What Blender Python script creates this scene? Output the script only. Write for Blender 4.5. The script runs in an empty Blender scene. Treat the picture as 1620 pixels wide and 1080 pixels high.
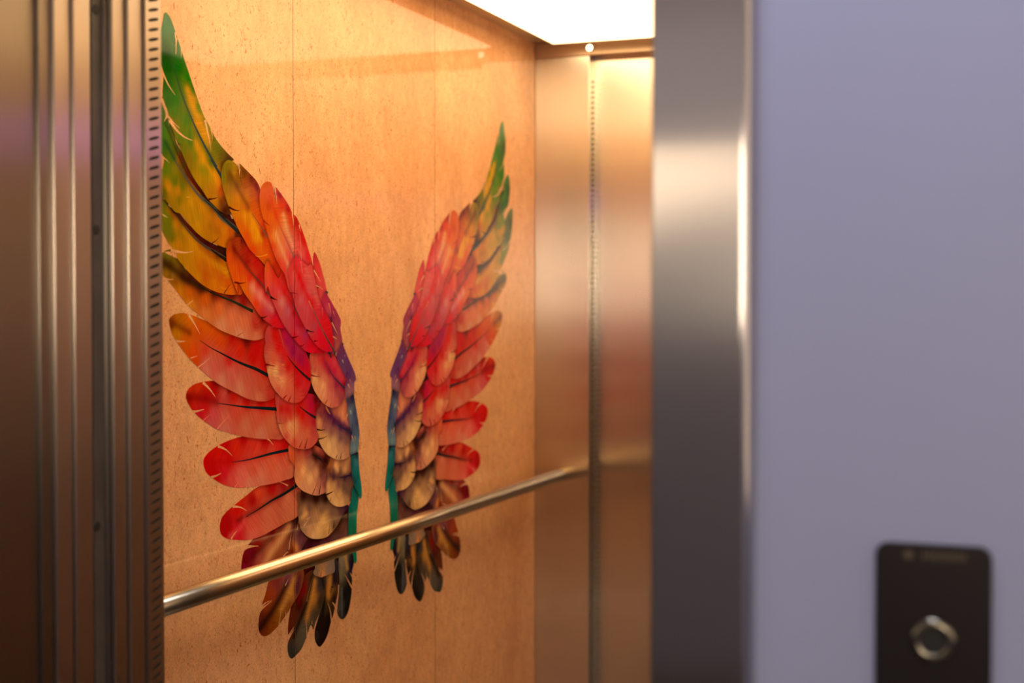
import bpy, bmesh, math, random
from mathutils import Vector, Matrix
from mathutils.geometry import delaunay_2d_cdt

S = bpy.context.scene
COL = S.collection

# ---------------------------------------------------------------- camera
F = 2340.0                                   # focal length in pixels of the 1620 px frame
THETA, PITCH = math.atan(890 / F), math.atan(56 / F)
CAM = Vector((1.552, -4.278, 1.45))
fwd = Vector((-math.sin(THETA) * math.cos(PITCH), math.cos(THETA) * math.cos(PITCH), -math.sin(PITCH)))
rgt = Vector((math.cos(THETA), math.sin(THETA), 0))
upv = rgt.cross(fwd)
cam_data = bpy.data.cameras.new('camera')
cam_data.lens = F / 1620 * 36
cam_data.sensor_width = 36
cam_data.clip_start = 0.05
cam_data.dof.use_dof = True
cam_data.dof.focus_distance = 3.0
cam_data.dof.aperture_fstop = 2.3
cam = bpy.data.objects.new('camera', cam_data)
COL.objects.link(cam)
cam.matrix_world = Matrix.Translation(CAM) @ Matrix((rgt, upv, -fwd)).transposed().to_4x4()
S.camera = cam

# ---------------------------------------------------------------- world, colour management, hall light
world = bpy.data.worlds.new('world')
world.use_nodes = True
world.node_tree.nodes['Background'].inputs[0].default_value = (0.25, 0.28, 0.4, 1)
world.node_tree.nodes['Background'].inputs[1].default_value = 0.02
S.world = world
S.view_settings.view_transform = 'Standard'
S.view_settings.look = 'None'
S.view_settings.gamma = 1
S.view_settings.use_curve_mapping = False
S.view_settings.exposure = 0.0
S.cycles.use_denoising = True
S.cycles.max_bounces = 12
S.cycles.glossy_bounces = 8
S.cycles.sample_clamp_indirect = 6

CAR_LIGHT = (1.0, 0.70, 0.38)
CAR_POWER = 4.5
WINDOW_LIGHT = (1.0, 0.82, 0.62)
WINDOW_POWER = 1.3

def area(name, loc, size, power, color, rot=(0, 0, 0), shape='RECTANGLE'):
    d = bpy.data.lights.new(name, 'AREA')
    d.shape = shape
    d.size, d.size_y = size
    d.energy = power
    d.color = color
    o = bpy.data.objects.new(name, d)
    o.location = loc
    o.rotation_euler = rot
    COL.objects.link(o)
    return o

# ---------------------------------------------------------------- helpers
def ray(px, py):
    return (rgt * ((px - 810) / F) + upv * ((540 - py) / F) + fwd)

def on_mural(px, py, s=0.0):
    """pixel -> (t, z) on the plane x = s; t runs from the back corner towards the doors (y = -t)"""
    d = ray(px, py)
    k = (s - CAM.x) / d.x
    return (-(CAM.y + d.y * k), CAM.z + d.z * k)

def t_at(px, s, py=484):
    return on_mural(px, py, s)[0]

def s_at(px, t, py=484):
    d = ray(px, py)
    k = (-t - CAM.y) / d.y
    return CAM.x + d.x * k

def z_at(px, py, t):
    d = ray(px, py)
    k = (-t - CAM.y) / d.y
    return CAM.z + d.z * k

def lin(c):
    c = c / 255.0
    return c / 12.92 if c <= 0.04045 else ((c + 0.055) / 1.055) ** 2.4

def rgb(*c):
    return tuple(lin(v) for v in c)

def box(bm, x0, x1, y0, y1, z0, z1):
    x0, x1 = sorted((x0, x1)); y0, y1 = sorted((y0, y1)); z0, z1 = sorted((z0, z1))
    v = [bm.verts.new((x, y, z)) for x in (x0, x1) for y in (y0, y1) for z in (z0, z1)]
    for f in ((0, 1, 3, 2), (4, 6, 7, 5), (0, 4, 5, 1), (2, 3, 7, 6), (0, 2, 6, 4), (1, 5, 7, 3)):
        bm.faces.new([v[i] for i in f])

def obj(name, bm, mat, parent=None, bevel=0.0, smooth=False, segs=2):
    bmesh.ops.recalc_face_normals(bm, faces=bm.faces)
    me = bpy.data.meshes.new(name)
    bm.to_mesh(me)
    bm.free()
    for m in (mat if isinstance(mat, (list, tuple)) else [mat]):
        me.materials.append(m)
    o = bpy.data.objects.new(name, me)
    COL.objects.link(o)
    if smooth:
        for p in me.polygons:
            p.use_smooth = True
    if bevel:
        md = o.modifiers.new('bevel', 'BEVEL')
        md.width = bevel
        md.segments = segs
        md.limit_method = 'ANGLE'
    if parent:
        o.parent = parent
        o.matrix_parent_inverse = Matrix.Translation(-parent.location)
    return o

def boxes(name, lst, mat, parent=None, bevel=0.0):
    bm = bmesh.new()
    for b in lst:
        box(bm, *b)
    return obj(name, bm, mat, parent, bevel)

def struct(o):
    o['kind'] = 'structure'
    return o

def tag(o, label, cat, group=None):
    o['label'] = label
    o['category'] = cat
    o['kind'] = 'thing'
    if group:
        o['group'] = group
    return o

def thing(name, label, cat, loc=(0, 0, 0), group=None):
    o = bpy.data.objects.new(name, None)
    o.empty_display_size = 0.05
    o.location = loc
    COL.objects.link(o)
    return tag(o, label, cat, group)

def cyl(bm, c, r, axis, h, n=32, r2=None):
    """closed cylinder from c along axis for length h"""
    axis = Vector(axis).normalized()
    a = axis.orthogonal().normalized()
    b = axis.cross(a)
    r2 = r if r2 is None else r2
    lo = [bm.verts.new(Vector(c) + (a * math.cos(i * math.tau / n) + b * math.sin(i * math.tau / n)) * r) for i in range(n)]
    hi = [bm.verts.new(Vector(c) + axis * h + (a * math.cos(i * math.tau / n) + b * math.sin(i * math.tau / n)) * r2) for i in range(n)]
    bm.faces.new(lo[::-1]); bm.faces.new(hi)
    for i in range(n):
        bm.faces.new((lo[i], lo[(i + 1) % n], hi[(i + 1) % n], hi[i]))

def ring(bm, c, prof, axis, n=48):
    """lathe: prof is [(radius, height)], closed"""
    axis = Vector(axis).normalized()
    a = axis.orthogonal().normalized()
    b = axis.cross(a)
    rows = []
    for r, h in prof:
        rows.append([bm.verts.new(Vector(c) + axis * h + (a * math.cos(i * math.tau / n) + b * math.sin(i * math.tau / n)) * r) for i in range(n)])
    m = len(rows)
    for j in range(m):
        for i in range(n):
            bm.faces.new((rows[j][i], rows[j][(i + 1) % n], rows[(j + 1) % m][(i + 1) % n], rows[(j + 1) % m][i]))

# ---------------------------------------------------------------- materials
def new_mat(name):
    m = bpy.data.materials.new(name)
    m.use_nodes = True
    nt = m.node_tree
    return m, nt, nt.nodes['Principled BSDF']

def N(nt, kind, **kw):
    n = nt.nodes.new(kind)
    for k, v in kw.items():
        setattr(n, k, v)
    return n

def flat(name, color, rough=0.5, metal=0.0, ior=1.5, coat=0.0, noise=0.0, nscale=30):
    m, nt, p = new_mat(name)
    p.inputs['Base Color'].default_value = (*color, 1)
    p.inputs['Roughness'].default_value = rough
    p.inputs['Metallic'].default_value = metal
    p.inputs['IOR'].default_value = ior
    p.inputs['Coat Weight'].default_value = coat
    if noise:
        geo = N(nt, 'ShaderNodeNewGeometry')
        nz = N(nt, 'ShaderNodeTexNoise')
        nz.inputs['Scale'].default_value = nscale
        nz.inputs['Detail'].default_value = 4
        nt.links.new(geo.outputs['Position'], nz.inputs['Vector'])
        mr = N(nt, 'ShaderNodeMapRange')
        mr.inputs['To Min'].default_value = 1 - noise
        mr.inputs['To Max'].default_value = 1 + noise
        nt.links.new(nz.outputs['Fac'], mr.inputs['Value'])
        mx = N(nt, 'ShaderNodeMix', data_type='RGBA', blend_type='MULTIPLY')
        mx.inputs['Factor'].default_value = 1
        mx.inputs['A'].default_value = (*color, 1)
        nt.links.new(mr.outputs['Result'], mx.inputs['B'])
        nt.links.new(mx.outputs['Result'], p.inputs['Base Color'])
    return m

def emit(name, color, power):
    m, nt, p = new_mat(name)
    p.inputs['Base Color'].default_value = (*color, 1)
    p.inputs['Emission Color'].default_value = (*color, 1)
    p.inputs['Emission Strength'].default_value = power
    return m

def steel(name, color=(0.62, 0.60, 0.57), rough=0.24, aniso=0.75, streak=0.025, horiz=False, rot=0.0):
    """brushed stainless steel: fine grain along one direction, reflections smeared across it"""
    m, nt, p = new_mat(name)
    p.inputs['Metallic'].default_value = 1
    p.inputs['Anisotropic'].default_value = aniso
    p.inputs['Anisotropic Rotation'].default_value = rot
    tan = N(nt, 'ShaderNodeTangent', direction_type='RADIAL', axis='Z')
    nt.links.new(tan.outputs['Tangent'], p.inputs['Tangent'])
    geo = N(nt, 'ShaderNodeNewGeometry')
    mp = N(nt, 'ShaderNodeMapping')
    mp.inputs['Scale'].default_value = (3, 3, 900) if horiz else (900, 900, 3)
    nt.links.new(geo.outputs['Position'], mp.inputs['Vector'])
    nz = N(nt, 'ShaderNodeTexNoise')
    nz.inputs['Scale'].default_value = 1
    nz.inputs['Detail'].default_value = 3
    nt.links.new(mp.outputs['Vector'], nz.inputs['Vector'])
    mr = N(nt, 'ShaderNodeMapRange')
    mr.inputs['To Min'].default_value = 1 - streak
    mr.inputs['To Max'].default_value = 1 + streak
    nt.links.new(nz.outputs['Fac'], mr.inputs['Value'])
    mx = N(nt, 'ShaderNodeMix', data_type='RGBA', blend_type='MULTIPLY')
    mx.inputs['Factor'].default_value = 1
    mx.inputs['A'].default_value = (*color, 1)
    nt.links.new(mr.outputs['Result'], mx.inputs['B'])
    nt.links.new(mx.outputs['Result'], p.inputs['Base Color'])
    mr2 = N(nt, 'ShaderNodeMapRange')
    mr2.inputs['To Min'].default_value = rough * 0.96
    mr2.inputs['To Max'].default_value = rough * 1.04
    nt.links.new(nz.outputs['Fac'], mr2.inputs['Value'])
    nt.links.new(mr2.outputs['Result'], p.inputs['Roughness'])
    return m

GLOSS = 0.05

def plaster_nodes(nt):
    """colour of the printed terracotta plaster: broad mottling, fine fibres, small dark nicks"""
    geo = N(nt, 'ShaderNodeNewGeometry')
    def noise(scale, detail=4, stretch=(1, 1, 1), rough=0.55, dist=0.0):
        mp = N(nt, 'ShaderNodeMapping')
        mp.inputs['Scale'].default_value = stretch
        nt.links.new(geo.outputs['Position'], mp.inputs['Vector'])
        n = N(nt, 'ShaderNodeTexNoise')
        n.inputs['Scale'].default_value = scale
        n.inputs['Detail'].default_value = detail
        n.inputs['Roughness'].default_value = rough
        n.inputs['Distortion'].default_value = dist
        nt.links.new(mp.outputs['Vector'], n.inputs['Vector'])
        return n.outputs['Fac']
    ramp = N(nt, 'ShaderNodeValToRGB')
    cr = ramp.color_ramp
    cr.elements[0].position = 0.30
    cr.elements[0].color = (*PLASTER_DARK, 1)
    cr.elements[1].position = 0.70
    cr.elements[1].color = (*PLASTER_LIGHT, 1)
    e = cr.elements.new(0.5)
    e.color = (*PLASTER_MID, 1)
    nt.links.new(noise(1.9, 6, (1, 1, 0.8), 0.6, 0.6), ramp.inputs['Fac'])
    cur = ramp.outputs['Color']
    def mult(cur, fac, lo, hi, fmin=0.0, fmax=1.0, tint=None):
        mr = N(nt, 'ShaderNodeMapRange')
        mr.inputs['From Min'].default_value = fmin
        mr.inputs['From Max'].default_value = fmax
        mr.inputs['To Min'].default_value = lo
        mr.inputs['To Max'].default_value = hi
        nt.links.new(fac, mr.inputs['Value'])
        mx = N(nt, 'ShaderNodeMix', data_type='RGBA', blend_type='MULTIPLY')
        mx.inputs['Factor'].default_value = 1
        nt.links.new(cur, mx.inputs['A'])
        nt.links.new(mr.outputs['Result'], mx.inputs['B'])
        return mx.outputs['Result']
    cur = mult(cur, noise(300, 3, (1, 1, 0.8)), 0.82, 1.16, 0.3, 0.7)
    cur = mult(cur, noise(50, 4, (1, 1, 0.6)), 0.90, 1.09, 0.3, 0.7)
    cur = mult(cur, noise(9, 5, (1, 1, 0.7)), 0.94, 1.06, 0.3, 0.7)
    # dark nicks
    nick = noise(105, 2, (1, 1, 0.55), 0.6, 2.4)
    mr = N(nt, 'ShaderNodeMapRange')
    mr.inputs['From Min'].default_value = 0.60
    mr.inputs['From Max'].default_value = 0.70
    nt.links.new(nick, mr.inputs['Value'])
    mx = N(nt, 'ShaderNodeMix', data_type='RGBA')
    nt.links.new(mr.outputs['Result'], mx.inputs['Factor'])
    nt.links.new(cur, mx.inputs['A'])
    mx.inputs['B'].default_value = (*PLASTER_NICK, 1)
    return mx.outputs['Result']

PLASTER_DARK, PLASTER_MID, PLASTER_LIGHT, PLASTER_NICK = (0.61, 0.30, 0.132), (0.74, 0.405, 0.195), (0.82, 0.49, 0.25), (0.42, 0.12, 0.03)

def plaster():
    m, nt, p = new_mat('printed_plaster')
    nt.links.new(plaster_nodes(nt), p.inputs['Base Color'])
    p.inputs['Roughness'].default_value = GLOSS
    p.inputs['IOR'].default_value = 1.21
    return m

M_PLASTER = plaster()
M_STEEL = steel('brushed_steel', (0.68, 0.63, 0.55), 0.235, 1.0)
M_STEEL_COPPER = steel('header_metal', (0.60, 0.46, 0.33), 0.30, 0.8)
M_STEEL_JAMB = steel('jamb_steel', (0.52, 0.44, 0.36), 0.30, 1.0, 0.04)
M_FRAME = steel('frame_steel', (0.56, 0.53, 0.51), 0.14, 1.0, 0.02)
M_FRAME_SHADED = steel('frame_steel_shaded', (0.30, 0.255, 0.205), 0.30, 1.0, 0.03)  # same steel as the frame, the reveal's shade put into a darker colour
M_RAIL = steel('rail_metal', (0.62, 0.50, 0.33), 0.24, 0.0, 0.02)
M_GALV = flat('galvanised_steel', (0.075, 0.068, 0.06), 0.5, 0.3, noise=0.5, nscale=16)
M_DARK = flat('dark_recess', (0.01, 0.008, 0.006), 0.8)
M_BLACK = flat('black_screw', (0.004, 0.004, 0.004), 0.6)
M_BLUE = flat('lavender_paint', (0.33, 0.355, 0.54), 0.55, noise=0.03, nscale=3)
M_CEIL = flat('ceiling_metal', (0.75, 0.62, 0.45), 0.35, 0.3)
M_STEEL_SIDE = steel('side_wall_steel', (0.66, 0.58, 0.48), 0.36, 1.0)
M_FLOOR = flat('floor_stone', (0.045, 0.03, 0.02), 0.35, noise=0.3, nscale=40)
M_HALLFLOOR = flat('hall_floor', (0.07, 0.06, 0.06), 0.4, noise=0.2, nscale=20)
M_HALLWALL = flat('hall_plaster', (0.30, 0.30, 0.36), 0.8)
M_HALLCEIL = flat('hall_ceiling_paint', (0.72, 0.67, 0.64), 0.9)
M_LAMP = emit('lamp_diffuser', CAR_LIGHT, CAR_POWER)
M_SPOT = emit('spot_glass', (1, 0.8, 0.5), 6)
M_WINDOW = emit('lit_window', WINDOW_LIGHT, WINDOW_POWER)
M_ADDED_GLOW = emit('added_bright_glow', WINDOW_LIGHT, 13.5)  # glow of the added panel on the opposite wall
M_ADDED_END_GLOW = emit('added_end_glow', (1.0, 0.80, 0.60), 0.6)  # glow of the added panel at the hall's right end
M_PLATE = flat('dark_anodised_plate', (0.022, 0.017, 0.018), 0.33, 0.6)
M_RING = flat('lock_ring_metal', (0.22, 0.20, 0.16), 0.18, 1.0)

# ---------------------------------------------------------------- lift car
CW, CL, CH = 1.25, 2.243, 2.255          # width, length, height
COLW = 0.175
T_F = t_at(257, COLW)

# left wall: three printed panels with thin seams
SEAMS = [on_mural(688, 484)[0], on_mural(465, 484)[0]]
G = 0.0009
bm = bmesh.new()
edges = [0.0] + SEAMS + [CL + 0.1]
for i in range(3):
    a = edges[i] + (G if i else 0)
    b = edges[i + 1] - (G if i < 2 else 0)
    box(bm, -0.02, 0.0, -a, -b, 0.0, CH)
wl = struct(obj('wall_left', bm, [M_PLASTER, M_DARK]))
for f in wl.data.polygons:
    if abs(f.normal.y) > 0.9:
        f.material_index = 1          # cut edges of the laminate, dark inside the seams
struct(boxes('trim_1', [(-0.03, -0.0205, 0.0, -CL - 0.1, 0, CH)], M_DARK))

# back wall: recessed panel, header above
HZ = z_at(845, 93, 0.0)
REC = 0.058
struct(boxes('wall_back', [(COLW - 0.03, CW + 0.02, REC + 0.02, REC, 0, HZ + 0.03)], M_STEEL))
struct(boxes('trim_2', [(0.0005, CW, 0.0, REC - 0.001, HZ, CH - 0.0005)], M_STEEL_COPPER, bevel=0.003))
struct(boxes('wall_right', [(CW, CW + 0.02, REC, -CL - 0.04, 0, CH)], M_STEEL_SIDE))
struct(boxes('ceiling', [(-0.02, CW + 0.02, REC + 0.02, -CL - 0.10, CH, CH + 0.03)], M_CEIL))
struct(boxes('floor', [(-0.02, CW + 0.02, REC + 0.02, -CL - 0.22, -0.03, 0)], M_FLOOR))

def slot_strip(name, parent, s, ta, tb, z0, z1, tilt, pitch=0.0157, margin=0.16, phase=0.0, width=None, h=0.0036):
    """steel strip facing +x with a row of tilted vent slots cut through it; ta < tb"""
    bm = bmesh.new()
    y0, y1 = -tb, -ta
    w = y1 - y0
    c = (y0 + y1) / 2
    hw = (width or w * (1 - 2 * margin)) / 2
    n = int((z1 - z0) / pitch)
    def prof(zc):
        pts = []
        K = 16
        for i in range(K):
            a = i / K * math.tau
            u = math.cos(a) * hw
            v = math.sin(a) * h / 2
            u = math.copysign(abs(math.cos(a)) ** 0.6, math.cos(a)) * hw
            pts.append((c + u, zc + v + u * tilt))
        return pts
    zz = [z0 + phase + (i + 0.5) * pitch for i in range(n)]
    top = z0 + phase + n * pitch
    def quad(a, b, cc, d):
        bm.faces.new([bm.verts.new((s, p[0], p[1])) for p in (a, b, cc, d)])
    t0, t1 = (y0 - c) * tilt, (y1 - c) * tilt
    for zc in zz:
        inner = [bm.verts.new((s, y, z)) for y, z in prof(zc)]
        # matching points on the cell outline (a sheared rectangle)
        outer = []
        for i in range(16):
            a = i / 16 * math.tau
            cu, sv = math.cos(a), math.sin(a)
            k = 1 / max(abs(cu), abs(sv))
            u, v = cu * k * w / 2, sv * k * pitch / 2
            outer.append(bm.verts.new((s, c + u, zc + v + u * tilt)))
        back = [bm.verts.new((s - 0.0012, v.co.y, v.co.z)) for v in inner]
        for i in range(16):
            j = (i + 1) % 16
            bm.faces.new((outer[i], outer[j], inner[j], inner[i]))
            bm.faces.new((inner[i], inner[j], back[j], back[i]))
    quad((y0, 0.0), (y1, 0.0), (y1, z0 + phase + t1), (y0, z0 + phase + t0))
    zt = CH - 0.0005 if name == 'vent_strip_front' else HZ
    quad((y0, top + t0), (y1, top + t1), (y1, zt), (y0, zt))
    return bm

def vent(parent, s, ta, tb, z0, z1, tilt, ztop, mat, **kw):
    bm = slot_strip('vent_strip', parent, s, ta, tb, z0, z1, tilt, **kw)
    bmesh.ops.remove_doubles(bm, verts=bm.verts, dist=1e-5)
    me_faces = list(bm.faces)
    o = obj('vent_strip', bm, mat, parent)
    boxes('vent_backing', [(s - 0.012, s - 0.0015, -ta - 0.002, -tb + 0.002, 0.01, ztop)], M_DARK, parent)
    return o

# back left corner post
p = thing('corner_post', 'brushed steel corner post with a slotted side, in the far corner of the lift car', 'panel', (0, 0, 0), 'slotted steel posts of the lift car')
boxes('face_panel', [(0.0005, COLW, 0.0, 0.012, 0.002, HZ - 0.0005)], M_STEEL, p, bevel=0.0015)
vent(p, COLW, -REC, -0.012, 0.02, 2.145, 0.21, HZ, M_STEEL, h=0.0068)

# ceiling light of the car: lowered lit panel
LZ = CAM.z + 0.777
LY0, LX0, LX1 = -0.117, 0.100, 1.062
p = thing('ceiling_light', 'large glowing rectangular ceiling light panel of the lift car', 'light', (0.58, -1.1, LZ))
boxes('diffuser', [(LX0, LX1, LY0, -2.12, LZ, LZ + 0.006)], M_LAMP, p)
boxes('housing', [(LX0 + 0.004, LX1 - 0.004, LY0 - 0.004, -2.116, LZ + 0.006, CH - 0.001)], M_CEIL, p)

# small round spot on the header
p = thing('spotlight', 'tiny round glowing spot lamp on the metal header above the slotted post', 'light', (0.176, -0.001, CAM.z + 0.779))
bm = bmesh.new(); ring(bm, (0.176, 0.0, CAM.z + 0.779), [(0.0095, 0), (0.0125, 0), (0.0125, 0.003), (0.0095, 0.003)], (0, -1, 0)); obj('bezel', bm, M_RING, p, smooth=True)
bm = bmesh.new(); cyl(bm, (0.176, 0.0, CAM.z + 0.779), 0.0093, (0, -1, 0), 0.0025); obj('lens', bm, M_SPOT, p)

# handrail along the left wall
RS, RZ, RR = 0.083, CAM.z - 0.518, 0.019
p = thing('handrail', 'round brass-toned metal handrail running along the winged wall', 'handrail', (RS, -CL, RZ))
bm = bmesh.new(); cyl(bm, (RS, 0.0, RZ), RR, (0, -1, 0), CL, 64)
obj('rail', bm, M_RAIL, p, smooth=False)
for f in p.children[0].data.polygons:
    f.use_smooth = len(f.vertices) == 4
# ---------------------------------------------------------------- left side of the doorway, stepping out towards the hall
s1 = COLW
tA = t_at(233, s1)
s2 = s_at(229, tA)
tB = t_at(205, s2)
s3 = s_at(200, tB)
tC = t_at(180, s3)
s4 = s_at(173, tC)
tD = t_at(170, s4)
s5 = s_at(165, tD)
s6 = s5 + 0.004
tE = t_at(147, s6)
tF_ = t_at(119, s6)
s7 = s_at(114.5, tF_)
tG = t_at(88, s7)
s8 = s_at(82, tG)
tH = t_at(63.5, s8)
s9 = s_at(57.5, tH)
TFACE = 2.66
WALLT = TFACE - 0.034
print('s', [round(v, 4) for v in (s1, s2, s3, s4, s5, s6, s7, s8, s9)], 't', [round(v, 3) for v in (T_F, tA, tB, tC, tD, tE, tF_, tG, tH)])
SR = s_at(1030, TFACE)
SE = s_at(1178, TFACE)
DOORH = 2.12
XL = -0.9

p = thing('corner_post', 'bronze-lit steel corner post with a column of slanted dark slots beside the green feathers', 'panel', (0, -CL, 0), 'slotted steel posts of the lift car')
boxes('face_panel', [(0.0005, s1 - 0.013, -T_F, -tA, 0.002, CH - 0.002)], M_STEEL_JAMB, p)
vent(p, s1, T_F, tA, 0.03, 2.10, 0.244, CH - 0.001, M_STEEL_JAMB, phase=0.0, h=0.0056, width=0.0285)
boxes('edge_trim', [(s1 - 0.013, s1 + 0.0001, -tA - 0.0002, -tA - 0.0012, 0.002, CH - 0.002)], M_STEEL_JAMB, p, bevel=0.0005)

XP = XL + 0.1
def leaf(label, s, ta, tb, mat, gap=0.002, bev=0.0022):
    o = boxes('sliding_door', [(XP, s, -ta - gap, -tb, 0.012, DOORH)], mat, None, bevel=bev)
    return tag(o, label, 'door', 'slid-open door leaves of the lift')
leaf('edge of the slid-open door leaf right beside the slotted post', s2, tA + 0.0015, tB, M_STEEL_JAMB)
leaf('edge of the slid-open door leaf just right of the dark shaft gap', s3, tB, tC, M_STEEL_JAMB)
boxes_edge = boxes('door_edge_strip', [(XP, s4, -tC - 0.001, -tD, 0.012, DOORH)], M_STEEL_JAMB)
tag(boxes_edge, 'thin metal edge strip between the dark shaft gap and the inner door leaf', 'strip')
rs = boxes('dark_edge_box', [(s4 - 0.002, s4 + 0.0006, -tC - 0.0015, -tD + 0.0012, 0.014, DOORH - 0.002)], M_DARK, boxes_edge)  # thin dark box over the strip's side, drawing the gap line
# galvanised plate in the shaft gap with black screws
g = thing('shaft_plate', 'dark grey galvanised plate with black screw heads in the gap between the doors', 'panel', (s5, -tD, 0))
boxes('plate', [(XP, s5, -tD - 0.001, -tE + 0.006, 0.0, DOORH + 0.1)], M_GALV, g, bevel=0.001)
for px, py in ((151.5, 15), (152, 363), (153.2, 832)):
    t, z = on_mural(px, py, s5)
    bm = bmesh.new(); cyl(bm, (s5 - 0.001, -t, z), 0.0085, (1, 0, 0), 0.0025, 24, 0.007); obj('screw', bm, M_BLACK, g)
leaf('door leaf edge just left of the dark shaft gap', s6, tE, tF_, M_STEEL_JAMB)
leaf('door leaf edge next to the left door frame', s7, tF_, tG, M_STEEL_JAMB)

# frame of the landing door
FR = boxes('trim_3', [
                      (s9 - (SE - SR), s9, -tG - 0.010, -TFACE, 0, DOORH - 0.02),
                      (s9 - 0.001, s8, -tG - 0.001, -tH, 0, DOORH - 0.02),
                      (s9 - (SE - SR), SE, -WALLT - 0.001, -TFACE, DOORH - 0.0199, DOORH + 0.11)], M_FRAME_SHADED, bevel=0.002)
struct(FR)
bm = bmesh.new()
prof = [(SR, -WALLT + 0.03), (SR, -TFACE + 0.002), (SR + 0.002, -TFACE)]
for i in range(7):
    a = math.radians(90 * i / 6)
    prof.append((SE - 0.005 + 0.013 * math.sin(a), -TFACE + 0.013 * (1 - math.cos(a))))
prof.append((SE + 0.008, -WALLT + 0.03))
lo = [bm.verts.new((x, y, 0)) for x, y in prof]
hi = [bm.verts.new((x, y, DOORH - 0.0201)) for x, y in prof]
bm.faces.new(lo); bm.faces.new(hi[::-1])
for i in range(len(prof)):
    j = (i + 1) % len(prof)
    bm.faces.new((lo[i], lo[j], hi[j], hi[i]))
struct(obj('trim_4', bm, M_FRAME))

M_VIOLET = emit('added_violet_glow', (0.42, 0.22, 1.0), 1.4)
struct(boxes('added_violet_bar', [(CW - 0.012, CW - 0.001, -0.3, -2.0, 1.852, 1.90)], M_VIOLET, bevel=0.002))  # added glowing bar, out of view; tints the left jamb violet by reflection
# inside front of the car: right return and transom
struct(boxes('trim_5', [(SR - 0.003, CW, -T_F, -tA, 0, CH - 0.001), (s1, SR - 0.003, -T_F, -tA, DOORH - 0.01, CH - 0.001)], M_STEEL, bevel=0.002))
struct(boxes('trim_6', [(SR - 0.001, CW + 0.3, -tA - 0.005, -WALLT + 0.031, 0, DOORH + 0.2), (s4, SR - 0.001, -tA - 0.005, -WALLT + 0.031, DOORH + 0.001, DOORH + 0.4)], M_DARK))
struct(boxes('trim_7', [(XP, SR, -CL - 0.221, -TFACE, -0.03, -0.001)], M_STEEL))

# hall: lavender wall either side of the frame, opposite wall, ceiling, floor
HX0, HX1, HT, HH = -4.2, 3.6, 7.0, 2.75
struct(boxes('wall_front', [(SE, HX1, -WALLT + 0.12, -WALLT, 0, HH),
                            (HX0, s9 - (SE - SR) + 0.01, -tG - 0.002, -WALLT, 0, HH),
                            (s9 - (SE - SR) + 0.01, SE - 0.01, -WALLT + 0.02, -WALLT, DOORH + 0.10, HH)], M_BLUE))
struct(boxes('hall_floor', [(HX0, HX1, -TFACE + 0.0, -HT, -0.05, -0.001), (SE - 0.01, HX1, -WALLT, -TFACE, -0.05, -0.001)], M_HALLFLOOR)).name = 'floor_hall'
struct(boxes('ceiling_hall', [(HX0, HX1, -WALLT, -HT, HH, HH + 0.03)], M_HALLCEIL))
struct(boxes('wall_hall_right', [(HX1, HX1 + 0.03, -WALLT, -HT, 0, HH)], M_BLUE))
struct(boxes('wall_hall_left', [(HX0 - 0.03, HX0, -WALLT, -HT, 0, HH)], M_HALLWALL))
struct(boxes('wall_hall', [(HX0, HX1, -HT, -HT - 0.03, 0, HH)], M_HALLWALL))
# lit window behind a rising stair parapet on the opposite wall (seen only in the steel)
WX0, WX1 = -4.1, 0.36
struct(boxes('added_glow_opposite', [(1.55, 3.1, -HT + 0.02, -HT + 0.001, 1.38, 2.11)], M_ADDED_GLOW))  # added unseen glow panel, gives the back wall steel its bright band
struct(boxes('window_1', [(WX0, WX1, -HT + 0.02, -HT + 0.001, 1.05, 2.11)], M_WINDOW))
bm = bmesh.new()
pts = [(HX0, 0.0), (0.42, 0.0), (0.42, 1.93), (0.28, 1.89), (-0.13, 1.77), (-1.77, 1.37), (HX0, 0.78)]
fr = [bm.verts.new((x, -HT + 0.28, z)) for x, z in pts]
bk = [bm.verts.new((x, -HT + 0.16, z)) for x, z in pts]
bm.faces.new(fr); bm.faces.new(bk[::-1])
for i in range(len(pts)):
    j = (i + 1) % len(pts)
    bm.faces.new((fr[i], bk[i], bk[j], fr[j]))
struct(obj('wall_stair', bm, M_HALLWALL))
area('hall_lamp', (1.25, -3.3, HH - 0.02), (0.8, 0.4), 13, (0.80, 0.84, 1.0))


struct(boxes('added_glow_end', [(HX1 - 0.02, HX1 - 0.001, -WALLT - 0.3, -5.6, 0.9, 2.6)], M_ADDED_END_GLOW))  # added unseen glow panel, mirrored in the rounded frame edge
area('added_wall_wash', (-0.6, -6.35, HH - 0.02), (5.0, 0.3), 55, (1.0, 0.84, 0.68), (math.radians(-25), 0, 0))  # added unseen light, brightens the upper opposite wall that the frame mirrors
# key switch plate on the lavender wall
x0, x1 = s_at(1388, WALLT + 0.006), s_at(1573, WALLT + 0.006)
zt = z_at(1480, 861, WALLT + 0.006)
zb = zt - 0.36
p = thing('call_panel', 'dark upright call plate with a round key lock on the lavender wall', 'control panel', ((x0 + x1) / 2, -WALLT, zb))
def rounded(bm, x0, x1, z0, z1, r, ya, yb, n=8):
    pts = []
    for cx, cz, a0 in ((x1 - r, z1 - r, 0), (x0 + r, z1 - r, 90), (x0 + r, z0 + r, 180), (x1 - r, z0 + r, 270)):
        for i in range(n + 1):
            a = math.radians(a0 + 90 * i / n)
            pts.append((cx + r * math.cos(a), cz + r * math.sin(a)))
    f = [bm.verts.new((x, yb, z)) for x, z in pts]
    b = [bm.verts.new((x, ya, z)) for x, z in pts]
    bm.faces.new(f); bm.faces.new(b)
    for i in range(len(pts)):
        j = (i + 1) % len(pts)
        bm.faces.new((f[i], b[i], b[j], f[j]))
bm = bmesh.new(); rounded(bm, x0, x1, zb, zt, 0.014, -WALLT, -WALLT - 0.012); obj('faceplate', bm, M_PLATE, p, bevel=0.002)
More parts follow.
